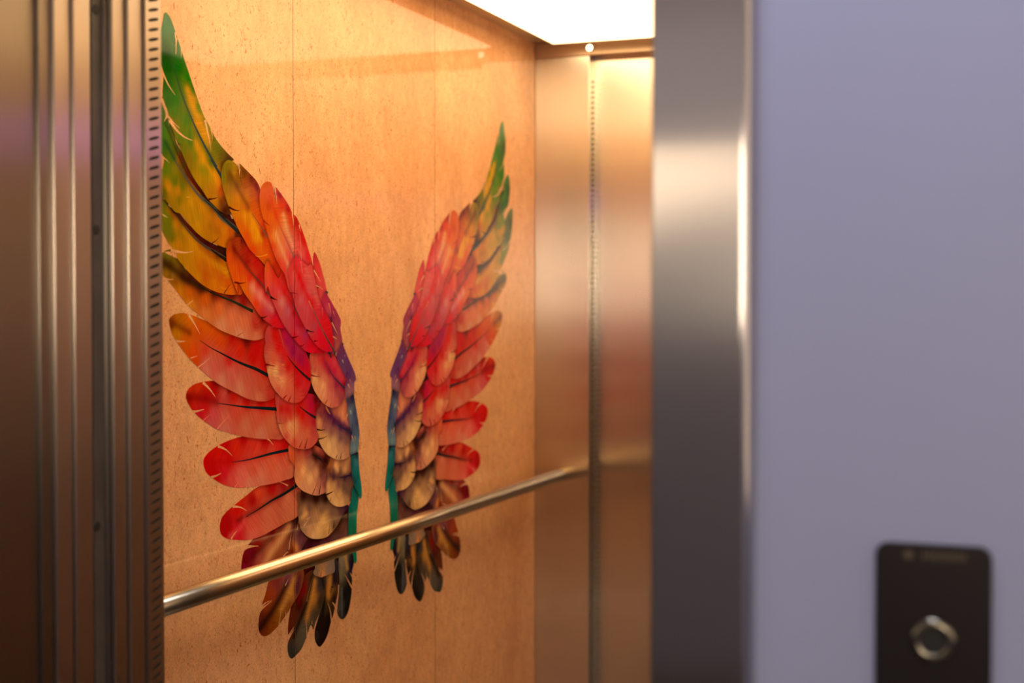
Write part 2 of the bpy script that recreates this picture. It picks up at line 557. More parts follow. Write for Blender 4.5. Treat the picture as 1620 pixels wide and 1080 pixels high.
kx, kz = s_at(1480, WALLT + 0.012), z_at(1480, 1013, WALLT + 0.012)
ky = -WALLT - 0.012
bm = bmesh.new(); ring(bm, (kx, ky, kz), [(0.0135, 0), (0.0245, 0), (0.0235, 0.004), (0.0150, 0.0055), (0.0135, 0.0035)], (0, -1, 0)); lr = obj('lock_ring', bm, M_RING, p, smooth=True)
bm = bmesh.new(); cyl(bm, (kx, ky, kz), 0.0134, (0, -1, 0), 0.002); obj('lock_barrel', bm, M_BLACK, p)
mk = flat('dull_print', (0.09, 0.07, 0.045), 0.4, 0.5)
ex = s_at(1440, WALLT + 0.012); ez = z_at(1440, 877, WALLT + 0.012)
bm = bmesh.new(); cyl(bm, (ex, ky, ez), 0.0055, (0, -1, 0), 0.0006)
obj('emblem', bm, mk, p)
a0, a1 = s_at(1462, WALLT + 0.012), s_at(1534, WALLT + 0.012)
w = (a1 - a0) / 9
boxes('lettering', [(a0 + i * w, a0 + i * w + w * 0.62, ky, ky - 0.0006, ez - 0.0045, ez + 0.0045) for i in range(9)], mk, p)
# ---------------------------------------------------------------- the printed wings
# The print was measured on the photograph in enlarged views; every letter names one view (origin x, origin y, enlargement).
VIEWS = {'A': (255, 190, 7.2), 'B': (255, 330, 7.2), 'C': (400, 270, 7.2), 'D': (400, 410, 7.2), 'E': (410, 520, 6.753),
         'F': (430, 640, 7.2), 'G': (370, 760, 5.4), 'H': (390, 880, 6.0), 'a': (250, 0, 4), 'b': (250, 200, 4),
         'c': (250, 430, 4), 'd': (300, 640, 4), 'e': (300, 820, 4.1538),
         'R': (740, 180, 7.718), 'S': (740, 300, 7.718), 'T': (740, 420, 7.718), 'p': (0, 0, 1)}
MIRROR_T = 1.1225

def P(text):
    """'A 10,20 30,40 B 5,6' -> [(t, z, extra...)] wall coordinates of the left wing in metres"""
    out, v = [], VIEWS['p']
    k = 'p'
    for tok in text.split():
        if len(tok) == 1 and tok.isalpha():
            k = tok
            v = VIEWS[tok]
            continue
        q = [float(a) for a in tok.split(',')]
        px, py = v[0] + q[0] / v[2], v[1] + q[1] / v[2]
        t, z = on_mural(px, py)
        if k in 'RST':
            t = 2 * MIRROR_T - t
        out.append((t, z) + tuple(q[2:]))
    return out

EY = [(1.80, (1.36, 1.16, 0.74)), (1.60, (1.33, 1.06, 0.62)), (1.43, (1.22, 0.82, 0.41)), (1.2, (1.06, 0.66, 0.33)),
      (1.0, (0.82, 0.50, 0.26)), (0.8, (0.52, 0.31, 0.17))]

def delight(c, z):
    """photographed sRGB -> print colour, dividing by how strongly that height of the wall is lit"""
    for i in range(len(EY) - 1):
        if z >= EY[i + 1][0]:
            a = max(0, min(1, (z - EY[i + 1][0]) / (EY[i][0] - EY[i + 1][0])))
            e = [EY[i + 1][1][k] * (1 - a) + EY[i][1][k] * a for k in range(3)]
            break
    else:
        e = EY[-1][1]
    return [min(0.9, max(0.0015, max(0, lin(c[k]) - 0.009) * (1.0, 0.97, 0.90)[k] / e[k])) for k in range(3)]

def catmull(pts, closed, step):
    n = len(pts)
    out = []
    for i in range(n if closed else n - 1):
        if closed:
            p0, p1, p2, p3 = pts[(i - 1) % n], pts[i], pts[(i + 1) % n], pts[(i + 2) % n]
        else:
            p0, p1, p2, p3 = pts[max(i - 1, 0)], pts[i], pts[i + 1], pts[min(i + 2, n - 1)]
        d1 = max(math.dist(p0, p1), 1e-6) ** 0.5
        d2 = max(math.dist(p1, p2), 1e-6) ** 0.5
        d3 = max(math.dist(p2, p3), 1e-6) ** 0.5
        t0, t1 = 0, d1
        t2 = t1 + d2
        t3 = t2 + d3
        k = max(1, int(math.dist(p1, p2) / step))
        for j in range(k):
            t = t1 + (t2 - t1) * j / k
            r = []
            for c in (0, 1):
                a1 = (t1 - t) / (t1 - t0) * p0[c] + (t - t0) / (t1 - t0) * p1[c] if t1 > t0 else p1[c]
                a2 = (t2 - t) / (t2 - t1) * p1[c] + (t - t1) / (t2 - t1) * p2[c]
                a3 = (t3 - t) / (t3 - t2) * p2[c] + (t - t2) / (t3 - t2) * p3[c]
                b1 = (t2 - t) / (t2 - t0) * a1 + (t - t0) / (t2 - t0) * a2
                b2 = (t3 - t) / (t3 - t1) * a2 + (t - t1) / (t3 - t1) * a3
                r.append((t2 - t) / (t2 - t1) * b1 + (t - t1) / (t2 - t1) * b2)
            out.append(tuple(r))
    if not closed:
        out.append(tuple(pts[-1][:2]))
    return out

def inside(p, poly):
    x, y = p
    c = False
    j = len(poly) - 1
    for i in range(len(poly)):
        xi, yi = poly[i]; xj, yj = poly[j]
        if (yi > y) != (yj > y) and x < (xj - xi) * (y - yi) / (yj - yi) + xi:
            c = not c
        j = i
    return c

def seg_dist(p, a, b):
    dx, dy = b[0] - a[0], b[1] - a[1]
    L = dx * dx + dy * dy
    k = 0 if L == 0 else max(0, min(1, ((p[0] - a[0]) * dx + (p[1] - a[1]) * dy) / L))
    return math.hypot(p[0] - a[0] - k * dx, p[1] - a[1] - k * dy), k, dx * (p[1] - a[1]) - dy * (p[0] - a[0])

OUTLINES = []
LAYERS = []       # every item: (points2d, triangles, colours, uvs, slot)
RES = 0.0042

def feather(outline, shaft, spots, streaks=(), q=3.0, sharp=False):
    """outline/shaft: DSL; spots: DSL with x,y,r,g,b; streaks: (DSL, (r,g,b), sigma metres, strength)"""
    poly = [p[:2] for p in P(outline)]
    poly = catmull(poly, True, 0.004 if not sharp else 1.0)
    sp = [(p[0], p[1], delight(p[2:5], p[1])) for p in P(spots)]
    sh = catmull([p[:2] for p in P(shaft)], False, 0.01) if shaft else None
    stk = []
    for dsl, c, sig, k in streaks:
        pts = [p[:2] for p in P(dsl)]
        zc = sum(p[1] for p in pts) / len(pts)
        stk.append((catmull(pts, False, 0.02) if len(pts) > 1 else [pts[0], pts[0]], delight(c, zc), sig, k))
    xs = [p[0] for p in poly]; ys = [p[1] for p in poly]
    pts = [Vector(p) for p in poly]
    nb = len(pts)
    row = 0
    y = min(ys) + RES * 0.5
    near = RES * 0.45
    while y < max(ys):
        x = min(xs) + (RES * 0.5 if row % 2 else 0)
        while x < max(xs):
            if inside((x, y), poly) and all(abs(x - a) > near or abs(y - b) > near for a, b in poly):
                pts.append(Vector((x, y)))
            x += RES
        y += RES * 0.87
        row += 1
    r = delaunay_2d_cdt(pts, [(i, (i + 1) % nb) for i in range(nb)], [], 1, 1e-6)
    V, Fc = r[0], r[2]
    cols, uvs = [], []
    seed = len(LAYERS) * 7.13
    for v in V:
        wsum, c = 0, [0, 0, 0]
        for sx, sy, sc in sp:
            w = 1 / (((v.x - sx) ** 2 + (v.y - sy) ** 2) + 4e-5) ** (q / 2)
            wsum += w
            for k in range(3):
                c[k] += sc[k] * w
        c = [a / wsum for a in c]
        for line, sc, sig, kk in stk:
            d = min(seg_dist(v, line[i], line[i + 1])[0] for i in range(len(line) - 1))
            w = kk * math.exp(-(d / sig) ** 2)
            c = [c[k] * (1 - w) + sc[k] * w for k in range(3)]
        cols.append(c)
        if sh:
            best = (9, 0, 0)
            acc = 0
            for i in range(len(sh) - 1):
                L = math.dist(sh[i], sh[i + 1])
                d, k, s = seg_dist(v, sh[i], sh[i + 1])
                if d < best[0]:
                    best = (d, acc + k * L, s)
                acc += L
            u = best[1] - best[0] * 0.75
            uvs.append((u * 10 + seed, best[0] * 10))
        else:
            uvs.append((v.x * 10 + seed, v.y * 10))
    OUTLINES.append((len(LAYERS), poly))
    LAYERS.append(([tuple(v) for v in V], [list(f) for f in Fc], cols, uvs, 0))

def sliver(dsl, color=None, smooth=True):
    """thin split in a vane: shows the plaster (color None) or a printed dark colour"""
    poly = [p[:2] for p in P(dsl)]
    if len(poly) == 3 and smooth:      # base, bend, tip -> curved wedge
        (ax, ay), (bx, by), (cx, cy) = poly
    zc = sum(p[1] for p in poly) / len(poly)
    r = delaunay_2d_cdt([Vector(p) for p in poly], [(i, (i + 1) % len(poly)) for i in range(len(poly))], [], 1, 1e-6)
    n = len(r[0])
    c = delight(color, zc) if color else (0.5, 0.3, 0.2)
    LAYERS.append(([tuple(v) for v in r[0]], [list(f) for f in r[2]], [c] * n, [(0.0, 0.0)] * n, 0 if color else 1))

def nick(dsl, w, color=None):
    """split from a wide mouth to a fine point along a path; w in pixels of the 1620 px frame at the mouth"""
    pts = catmull([p[:2] for p in P(dsl)], False, 0.006)
    taper(pts, w * 0.00125, 0.00005, color)

def taper(pts, w0, w1, color):
    n = len(pts)
    L, Rr = [], []
    for i, p in enumerate(pts):
        a = pts[max(i - 1, 0)]; b = pts[min(i + 1, n - 1)]
        dx, dy = b[0] - a[0], b[1] - a[1]
        l = math.hypot(dx, dy) or 1
        w = (w0 + (w1 - w0) * i / (n - 1)) / 2
        L.append((p[0] - dy / l * w, p[1] + dx / l * w)); Rr.append((p[0] + dy / l * w, p[1] - dx / l * w))
    V = L + Rr
    Fc = [[i, i + 1, n + i + 1, n + i] for i in range(n - 1)]
    if color:
        cols = [delight(color, v[1]) for v in V]
    else:
        cols = [(0.5, 0.3, 0.2)] * len(V)
    LAYERS.append((V, Fc, cols, [(0.0, 0.0)] * len(V), 0 if color else 1))

def quill(dsl, w0, w1, color):
    """shaft line, widths in pixels of the 1620 px frame"""
    taper(catmull([p[:2] for p in P(dsl)], False, 0.006), w0 * 0.00125, w1 * 0.00125, color)

# underlay: the dark ground of the inner wing
feather('p 372,345 420,350 470,440 500,520 530,560 552,620 562,700 562,840 556,905 520,930 470,925 440,880 455,800 440,690 425,600 400,500 350,420 345,360', '',
        'p 372,350,90,30,5 400,450,120,10,5 440,540,120,5,15 490,610,60,5,8 460,700,110,15,20 520,740,60,15,15 500,800,45,20,25 520,880,45,25,25 540,650,90,30,40 470,880,70,15,15')
# shaded lower vanes seen in the gaps between the long upper feathers
feather('A 90,-40 130,70 170,250 230,360 330,560 440,720 560,880 680,1020 780,1070 820,1200 740,1180 600,1080 480,980 380,850 290,720 200,560 140,440 60,300 20,200 20,60', '',
        'A 60,100,60,110,8 110,250,60,110,10 170,330,70,90,8 150,200,110,110,8 210,420,110,44,6 250,560,70,70,6 300,560,120,36,6 380,720,110,30,6 440,830,86,14,6 540,930,60,8,4 680,1040,60,8,6 760,1120,70,8,6')
feather('B 20,-110 100,-20 190,30 280,140 400,260 520,360 640,420 730,445 800,520 760,640 620,560 480,470 340,340 220,210 120,90 20,-10', '',
        'B 60,-20,80,70,6 150,20,66,46,6 220,90,90,40,6 330,200,104,36,6 450,320,90,24,6 560,400,80,10,4 700,470,60,6,4 740,560,24,6,4')
# dark tail feathers below the rail
feather('H 1000,0 1002,150 1000,290 990,400 965,520 935,580 908,597 880,580 860,530 868,420 875,330 880,200 870,60 900,-60 980,-90', 'H 905,595 905,400 905,200 920,-40',
        'H 900,560,42,36,32 880,480,58,50,42 885,350,60,50,38 930,350,22,20,22 960,500,22,18,18 980,300,20,18,22 890,150,95,75,50 985,100,30,24,32 900,20,110,85,60',
        [('H 940,0 955,110', (160, 105, 50), 0.007, 0.8), ('H 905,300 905,560', (85, 76, 66), 0.003, .6), ('H 990,0 985,150', (30, 28, 40), 0.006, 0.7)])
nick('H 1000,295 965,230 930,165', 5); nick('H 1003,190 980,150', 4)
feather('H 870,60 868,200 868,330 855,430 840,480 822,560 800,625 770,740 730,820 693,857 665,830 645,770 650,690 680,590 710,480 735,380 745,250 745,150 770,80 800,0', 'H 695,855 715,700 735,500 755,300 800,40',
        'H 690,830,32,24,22 660,760,42,34,30 740,740,26,20,22 780,600,28,22,20 740,480,48,38,28 830,400,42,30,26 790,300,150,85,35 835,220,30,25,28 760,160,110,75,40 690,650,34,26,24 850,120,40,35,38',
        [('H 795,150 790,280 780,370', (160, 92, 38), 0.009, 0.85), ('H 830,120 825,230 800,330', (36, 30, 32), 0.006, 0.8), ('H 720,600 738,400 742,230', (22, 16, 18), 0.006, 0.9)])
nick('H 806,610 795,520 768,425', 5); nick('H 848,485 835,460 808,430', 6); nick('H 806,290 835,292', 2.5, (20, 15, 18))
nick('H 846,480 858,400 872,330', 5)
feather('H 745,150 748,300 735,400 710,500 675,600 635,695 610,650 575,755 555,800 520,880 460,945 430,970 405,950 390,890 392,820 450,690 400,752 392,700 400,600 420,480 450,330 500,240 560,170 620,130 690,130', 'H 425,965 455,780 500,600 560,420 610,240 640,130',
        'H 415,900,46,40,34 440,960,44,38,32 410,700,80,32,14 440,560,82,34,14 500,440,60,12,6 540,300,100,26,10 500,780,70,55,40 540,720,74,58,42 600,620,70,54,38 660,560,62,46,34 700,430,50,38,30 700,260,48,40,36 640,400,140,82,34 640,200,60,45,36 590,170,80,36,26',
        [('H 645,240 625,380 590,500 575,580', (158, 92, 38), 0.010, 0.85), ('H 450,760 510,590 570,440 620,200', (20, 12, 14), 0.008, 0.85), ('H 720,200 735,290', (24, 20, 22), 0.006, 0.8), ('H 530,280 490,420', (110, 20, 8), 0.008, 0.7)])
nick('H 393,765 430,700 455,662', 5); nick('H 574,760 570,680 562,600', 4); nick('H 640,700 660,620 692,545', 5); nick('H 622,640 618,600', 2.5)
nick('H 570,425 590,330 625,190', 1.6, (150, 105, 50))
feather('H 205,250 180,350 145,470 240,420 130,530 115,600 113,690 135,740 170,757 215,740 260,700 290,670 310,645 360,575 410,500 445,440 500,350 530,260 545,150 470,60 G 470,500 420,560 380,640', 'H 120,700 200,600 280,460 360,300 450,120 G 500,560',
        'H 170,740,98,40,22 130,600,82,34,28 240,690,108,48,24 180,420,122,42,22 240,330,128,46,28 280,260,110,40,34 310,560,118,62,26 400,480,110,55,30 420,340,158,88,36 480,280,90,42,38 400,220,110,50,50 360,620,100,50,26 510,200,110,50,30',
        [('H 330,500 390,380 450,220', (165, 98, 40), 0.009, 0.8), ('H 130,680 230,540 310,400 380,260', (30, 10, 20), 0.011, 0.85), ('H 500,200 480,330', (70, 26, 34), 0.010, 0.7)])
nick('H 142,474 180,440 240,415', 3.5); nick('H 306,655 318,570 325,490', 4); nick('H 372,555 366,500', 2.5); nick('H 368,275 385,235 402,205', 2.5, (190, 130, 80))
# dark red feather above the rail and its neighbours
feather('d 365,890 440,810 520,765 600,745 655,705 690,700 G 545,360 560,450 545,560 500,650 400,760 300,820 100,830 62,760 65,700 90,600 210,557 110,555', 'G 440,365 340,480 240,600 90,730',
        'G 200,520,128,8,18 330,450,130,12,24 410,390,118,14,30 100,690,92,6,22 150,610,105,10,30 90,740,125,20,36 300,580,160,76,44 230,680,148,60,42 380,520,140,70,36 420,620,132,60,36 480,440,75,26,26 470,560,120,56,32 370,700,130,60,30 515,330,60,16,22',
        [('G 470,400 400,500 300,640 260,720', (198, 118, 62), 0.011, 0.75), ('G 520,400 490,520 440,640', (120, 62, 46), 0.012, 0.5), ('G 160,640 230,580 330,450', (80, 0, 24), 0.010, 0.6)])
quill('G 445,360 340,480 230,605 190,645', 1.6, 0.8, (40, 60, 40)); nick('G 108,560 150,558 215,560', 3.5)
nick('G 470,590 480,510 492,450', 3.5, (200, 130, 70)); nick('G 420,650 450,615 490,600', 3, (200, 120, 60))
feather('G 550,300 560,380 600,470 640,500 620,560 580,640 520,700 450,680 480,560 510,440 520,350', '',
        'G 540,350,50,10,22 530,440,110,60,44 560,520,92,50,50 530,570,190,100,45 500,600,100,30,14 590,560,84,40,40 560,450,80,34,40')
quill('G 640,490 600,560 570,620', 3.5, 2.5, (18, 34, 26)); nick('G 538,420 548,370 552,330', 2, (190, 120, 60))
# fans behind the rail
feather('G 985,190 980,300 976,420 975,480 900,520 860,640 H 835,140 810,160 745,183 710,197 690,192 640,172 632,150 650,110 G 640,640 600,600 610,545 650,490 760,460 880,380', 'H 780,190 760,60 G 800,560 900,350',
        'G 960,260,52,24,24 930,420,90,48,38 800,540,82,36,38 650,560,60,22,30 900,360,60,34,28 960,470,100,60,46 700,520,70,30,34 H 660,150,120,82,56 720,180,170,98,52 780,120,118,84,60 820,100,110,80,58',
        [('G 640,500 760,480 860,410 930,300', (40, 18, 16), 0.010, 0.8)])
nick('H 700,190 708,150 720,90', 2.5, (60, 30, 25)); nick('H 688,192 700,160 722,110', 2, (170, 100, 50))
# row of long outer feathers, lowest first
feather('d 190,780 200,720 230,680 275,640 350,580 430,520 500,500 560,490 650,468 700,520 690,690 600,750 520,795 450,832 370,855 300,855 240,848 200,820', 'd 190,790 300,735 370,700 450,655 560,590 690,500',
        'd 210,740,170,4,14 300,650,190,20,16 300,620,206,40,20 400,600,160,8,12 430,545,205,60,34 520,520,166,12,22 600,510,150,18,28 640,480,120,6,16 230,800,168,6,20 300,800,196,30,34 300,840,190,34,36 400,740,196,70,46 400,830,200,80,56 500,690,192,84,52 500,780,190,84,52 620,590,196,92,56 650,680,186,88,52 240,760,160,0,12',
        [('d 300,735 450,650 560,585 680,490', (90, 0, 12), 0.006, 0.6), ('d 250,835 330,770 350,720', (214, 70, 56), 0.006, 0.5)])
quill('d 350,712 430,665 520,605 600,562 685,505', 0.7, 6.5, (24, 34, 32)); nick('d 272,644 320,648 362,672', 4.5); nick('d 262,850 280,820 300,795', 4); nick('d 620,512 590,496 565,490', 2.5)
feather('d 85,362 92,335 110,310 145,280 180,258 250,225 340,200 420,213 520,200 610,190 660,270 665,440 600,478 520,500 450,512 370,523 300,525 220,508 140,460 100,420', 'd 90,362 180,366 260,362 350,348 450,330 620,290',
        'd 110,350,206,8,10 180,300,210,30,18 220,250,196,10,14 340,215,190,4,10 300,280,214,40,26 400,240,216,50,34 480,225,190,6,14 560,230,212,36,30 600,250,190,4,14 250,350,200,4,12 140,420,196,8,20 220,430,206,30,34 160,470,190,16,26 260,480,214,66,50 320,460,222,90,64 400,400,214,78,50 450,480,206,100,66 520,360,214,84,50 560,440,206,90,56 620,360,204,80,48 640,430,196,90,56 380,510,210,104,70',
        [('d 120,362 260,358 450,325 610,285', (190, 0, 10), 0.008, 0.5)])
quill('d 262,363 350,352 420,335 520,308 625,286', 0.7, 6.0, (24, 36, 36)); nick('d 178,262 230,285 270,325', 5); nick('d 135,460 165,450 200,432', 4.5); nick('d 490,215 510,230 530,258', 3); nick('d 285,520 310,490', 2, (232, 120, 80))
feather('c 175,790 182,755 200,730 235,708 275,697 320,690 362,690 440,720 520,760 620,790 740,780 800,860 800,1042 720,1058 650,1056 560,1045 490,1030 420,1010 370,995 330,970 290,942 240,900 200,850', 'c 180,785 270,808 370,830 460,845 560,855 740,868',
        'c 200,750,214,46,16 250,715,210,50,20 300,700,200,40,10 360,700,150,10,8 350,750,196,20,20 420,760,206,70,50 450,740,140,10,10 480,780,206,30,24 560,800,196,6,10 650,830,204,6,12 200,800,150,6,8 220,840,206,36,26 300,790,186,6,10 300,850,212,30,28 260,900,206,30,36 350,910,214,70,60 340,970,204,80,64 420,940,216,92,60 420,1000,206,100,70 500,880,214,70,46 550,980,208,98,60 620,920,206,80,50 650,1040,206,104,66 720,960,204,90,52 760,1030,196,80,50 720,810,210,10,14',
        [('c 190,790 280,800 370,825', (140, 0, 6), 0.009, 0.7), ('c 560,850 740,862', (170, 0, 10), 0.008, 0.4)])
quill('c 372,830 460,842 560,855 640,860 755,868', 0.7, 6.5, (26, 38, 36)); nick('c 282,698 325,740 365,795', 5.5); nick('c 218,885 250,880 292,868', 4.5); nick('c 372,995 410,950 450,905', 2, (236, 130, 90)); nick('c 285,940 330,900', 2, (236, 110, 80))
feather('c 70,300 90,275 120,263 160,260 220,275 280,300 360,335 450,380 540,400 650,410 720,470 760,620 745,780 700,812 660,819 620,815 560,800 500,770 430,735 360,695 300,645 260,610 230,580 200,550 160,500 110,430 85,380', 'c 75,300 160,355 250,425 320,470 400,515 480,555 550,590 690,655',
        'c 90,290,190,90,16 130,275,200,104,20 200,290,222,104,22 300,340,224,90,24 350,360,220,80,22 420,380,180,60,20 470,420,200,30,10 560,430,110,5,5 620,470,200,6,8 400,430,226,70,20 520,500,214,40,20 600,540,206,6,14 260,380,214,76,16 85,330,110,45,8 120,370,206,120,24 110,410,204,110,20 180,430,216,90,14 160,480,212,84,16 220,520,226,70,14 240,560,216,66,14 300,500,214,60,36 320,560,218,96,64 300,620,216,110,76 380,600,214,86,60 400,690,214,116,76 460,640,212,90,62 520,740,212,112,72 560,690,206,84,56 640,790,208,100,62 650,730,196,70,44 710,760,190,50,36 680,600,206,20,20 450,560,206,40,34',
        [('c 75,310 130,345 200,385', (120, 44, 6), 0.008, 0.75), ('c 620,420 660,560 680,640', (206, 4, 12), 0.012, 0.5)])
quill('c 262,432 330,478 400,515 480,557 550,588 620,615 695,655', 0.7, 6.5, (24, 36, 34)); nick('c 188,264 225,320 265,395', 5.5); nick('c 108,436 140,440 178,437', 4); nick('c 205,545 250,530', 2.5, (240, 150, 80)); nick('c 250,605 290,575 330,540', 2.5, (240, 150, 90))
feather('T 300,20 360,60 400,68 440,80 470,120 470,180 445,260 410,320 370,400 330,480 c 220,240 300,305 380,360 440,388 500,410 560,427 620,432 680,412 740,380 720,250 640,200 560,140 430,60 300,20 150,-70 40,-130', 'T 465,130 380,210 c 60,0 150,45 250,80 340,135 420,170 500,205 620,262',
        'B 60,520,118,110,8 150,560,130,100,8 250,660,104,74,8 100,640,92,60,6 250,720,92,50,4 50,620,76,52,6 60,720,172,116,6 330,800,90,30,4 100,780,120,74,6 60,840,200,130,6 150,830,150,76,6 200,960,214,116,10 130,940,206,124,10 350,900,190,80,6 440,900,130,40,6 600,960,90,10,8 c 380,140,150,20,6 460,150,120,8,6 540,180,150,4,6 100,150,214,124,18 200,120,216,96,14 200,220,230,130,36 300,170,222,90,20 300,280,230,118,50 380,230,232,104,42 400,340,226,130,74 470,290,230,110,60 520,400,222,130,80 540,330,226,104,56 620,420,216,110,64 620,330,196,50,36 660,290,150,30,22 690,370,190,40,30 T 460,150,96,76,30 430,90,150,130,40 400,260,180,124,40',
        [('B 40,620 150,700 280,800 400,870 480,910', (58, 34, 4), 0.010, 0.85), ('B 240,780 400,860 520,920', (50, 16, 4), 0.008, 0.6)])
quill('B 330,820 440,890 560,950 700,1010 c 470,185 600,250', 0.8, 5.5, (34, 46, 30)); nick('B 20,795 60,805 140,805', 4); nick('c 178,215 215,182', 2.5, (240, 170, 80)); nick('B 235,620 262,665 285,705', 2, (240, 190, 100))
quill('c 500,405 540,380', 1.5, 0.4, (150, 60, 30)); nick('B 360,1045 320,1080', 2, (240, 160, 70))
feather('S 545,230 548,300 545,400 520,600 490,750 450,850 410,950 380,978 300,960 B 90,460 170,505 180,560 240,640 300,710 380,790 460,860 540,910 620,945 680,962 780,980 850,978 920,965 850,700 700,560 560,470 420,350 250,170 100,0 20,-110 A 20,870 -40,760 S 420,640 440,420 500,260', 'S 545,240 500,440 B 40,-50 160,60 250,190 350,300 450,400 560,480 720,570',
        'S 520,250,96,120,50 530,420,60,80,30 490,600,60,84,34 420,850,120,120,30 A 60,950,110,110,10 B 60,80,120,130,10 80,200,112,120,8 170,180,210,140,14 120,330,120,110,8 200,420,206,130,10 120,440,214,140,14 240,250,160,120,12 250,560,196,130,8 350,450,214,140,8 330,680,206,130,6 450,520,214,128,8 450,640,206,110,8 420,800,212,126,10 560,640,214,110,8 500,760,204,90,8 600,870,222,118,14 600,700,206,104,10 680,780,208,90,12 700,920,222,116,16 800,940,226,104,14 760,840,216,80,14 760,700,224,130,16 700,640,206,116,12 860,920,216,70,10 150,30,60,44,6 260,100,104,50,6 400,250,110,40,4 520,390,90,24,4 680,430,70,6,4 650,520,60,16,4',
        [('B 260,250 380,400 520,540 640,640 760,730', (226, 146, 14), 0.009, 0.6), ('B 430,430 560,540 720,620', (170, 70, 8), 0.006, 0.5), ('B 150,20 280,150 420,290 560,400 700,470', (66, 22, 4), 0.011, 0.9), ('B 60,10 150,90 210,220', (206, 110, 20), 0.004, 0.5)])
quill('B 150,45 230,160 320,270 420,370 520,440 640,510 760,590', 1.4, 6.5, (84, 62, 48)); quill('B 560,460 640,520 740,590', 1.0, 6.5, (34, 30, 22)); nick('B 105,475 200,492 290,500 370,478', 5); nick('B 20,72 80,105', 3, (236, 190, 110)); quill('B 715,965 745,915 790,855', 2.5, 0.4, (90, 20, 4)); nick('S 515,620 480,690 430,735', 4)
feather('R 490,745 508,790 513,880 508,1000 S 495,180 440,290 A -20,700 20,870 90,960 150,1040 B 220,60 320,180 400,270 500,350 600,395 660,420 740,448 830,430 900,330 820,200 700,100 620,30 A 560,960 400,780 280,600 200,440 130,270 70,120 30,30 R 430,880 460,780', 'R 490,750 470,900 S 460,120 A 30,250 90,360 150,460 240,600 330,730 400,820 500,910 600,1000 B 720,120 840,200',
        'R 480,800,76,120,60 470,950,60,110,40 500,950,36,80,30 S 470,150,40,96,40 A 50,300,50,110,14 50,170,70,130,10 100,250,80,120,10 180,320,60,80,6 120,430,86,120,10 60,560,96,130,8 150,560,140,130,10 150,700,90,120,8 80,770,230,150,10 180,810,214,140,14 40,820,96,100,8 240,740,110,120,10 200,900,140,120,8 300,850,180,140,14 330,920,214,150,20 260,1000,196,140,6 400,900,206,140,16 450,1000,214,140,14 240,500,70,80,6 300,620,70,56,6 240,440,200,80,10 330,640,150,40,6 420,740,90,20,4 480,830,70,10,4 600,950,70,4,4 B 300,100,196,138,6 420,60,190,140,8 400,200,212,146,8 520,120,206,130,8 520,280,196,124,8 560,200,180,110,8 640,150,214,120,10 620,330,206,124,8 640,260,180,104,8 720,250,222,130,12 700,400,214,118,12 790,260,206,90,10 800,350,214,96,12 860,280,90,16,6 760,60,70,4,6',
        [('A 120,130 170,260 240,400 330,560 430,710 520,850 600,950', (110, 36, 6), 0.009, 0.85), ('A 480,850 600,950 700,1050', (56, 6, 4), 0.009, 0.8), ('A 40,240 100,350 150,440', (24, 70, 30), 0.005, 0.7)])
quill('A 40,250 100,360 155,460', 1.0, 3.0, (40, 80, 50)); quill('A 150,455 240,595 330,730 420,850 510,930 600,1000 B 660,80 760,160 860,240', 2.2, 9, (90, 88, 70)); quill('A 480,900 560,970 640,1050 B 760,155 880,270', 1, 7, (30, 44, 36)); nick('A 15,420 60,455 95,492', 3.5); quill('B 580,390 620,365 660,325', 2.5, 0.4, (90, 30, 4)); quill('A 285,875 325,875', 1.6, 0.8, (236, 170, 60))
quill('B 840,160 870,170', 2, 0.6, (120, 40, 8))
feather('a 42,78 60,88 78,115 95,160 110,205 135,280 160,360 200,480 240,600 290,735 320,790 360,870 400,925 440,970 480,1012 b 470,215 490,300 480,450 485,560 A 780,1070 740,1075 660,1030 600,970 540,910 460,790 400,710 330,590 260,440 210,310 180,250 130,110 95,10 a 60,700 30,620 R 440,560 455,480 462,350 445,200', 'a 42,80 75,340 115,490 150,600 220,780 290,920 370,1060 b 400,300 430,400',
        'a 60,150,70,130,70 120,280,60,120,50 50,350,4,80,6 60,420,2,90,4 130,420,20,110,10 190,500,20,120,10 60,520,20,100,8 110,620,40,120,10 180,560,120,130,10 220,640,210,150,10 230,560,30,110,6 250,680,90,130,10 70,640,40,110,10 300,800,120,130,10 100,700,70,130,10 180,760,70,130,10 250,780,226,150,20 290,850,230,160,20 200,850,90,130,10 350,900,110,110,8 400,980,100,90,8 A 640,330,104,110,8 760,420,84,60,6 700,500,110,74,6 600,380,130,120,8 130,60,140,120,10 230,200,100,130,10 250,300,116,120,10 330,250,90,130,10 380,400,130,130,12 420,330,206,150,16 300,450,140,110,6 460,450,224,160,16 330,500,150,120,8 460,560,150,140,12 420,650,190,140,8 540,560,130,140,10 560,650,190,150,14 600,620,224,150,16 520,750,180,130,8 640,700,230,140,16 560,830,190,120,8 680,800,196,80,12 600,900,200,130,8 700,940,120,60,6 720,1030,70,20,4 560,500,80,110,10',
        [('a 185,570 230,700 280,800 320,890', (232, 160, 14), 0.008, 0.8), ('A 390,250 440,370 500,480 560,580 620,670', (232, 154, 14), 0.006, 0.75), ('a 95,330 130,500 180,690 240,840 330,1000', (20, 100, 20), 0.007, 0.5)])
quill('a 72,330 112,480 150,600 190,700 240,815 300,935 370,1060', 0.7, 6.0, (50, 70, 62)); quill('A 560,440 620,540 690,650', 3, 8, (44, 60, 60))
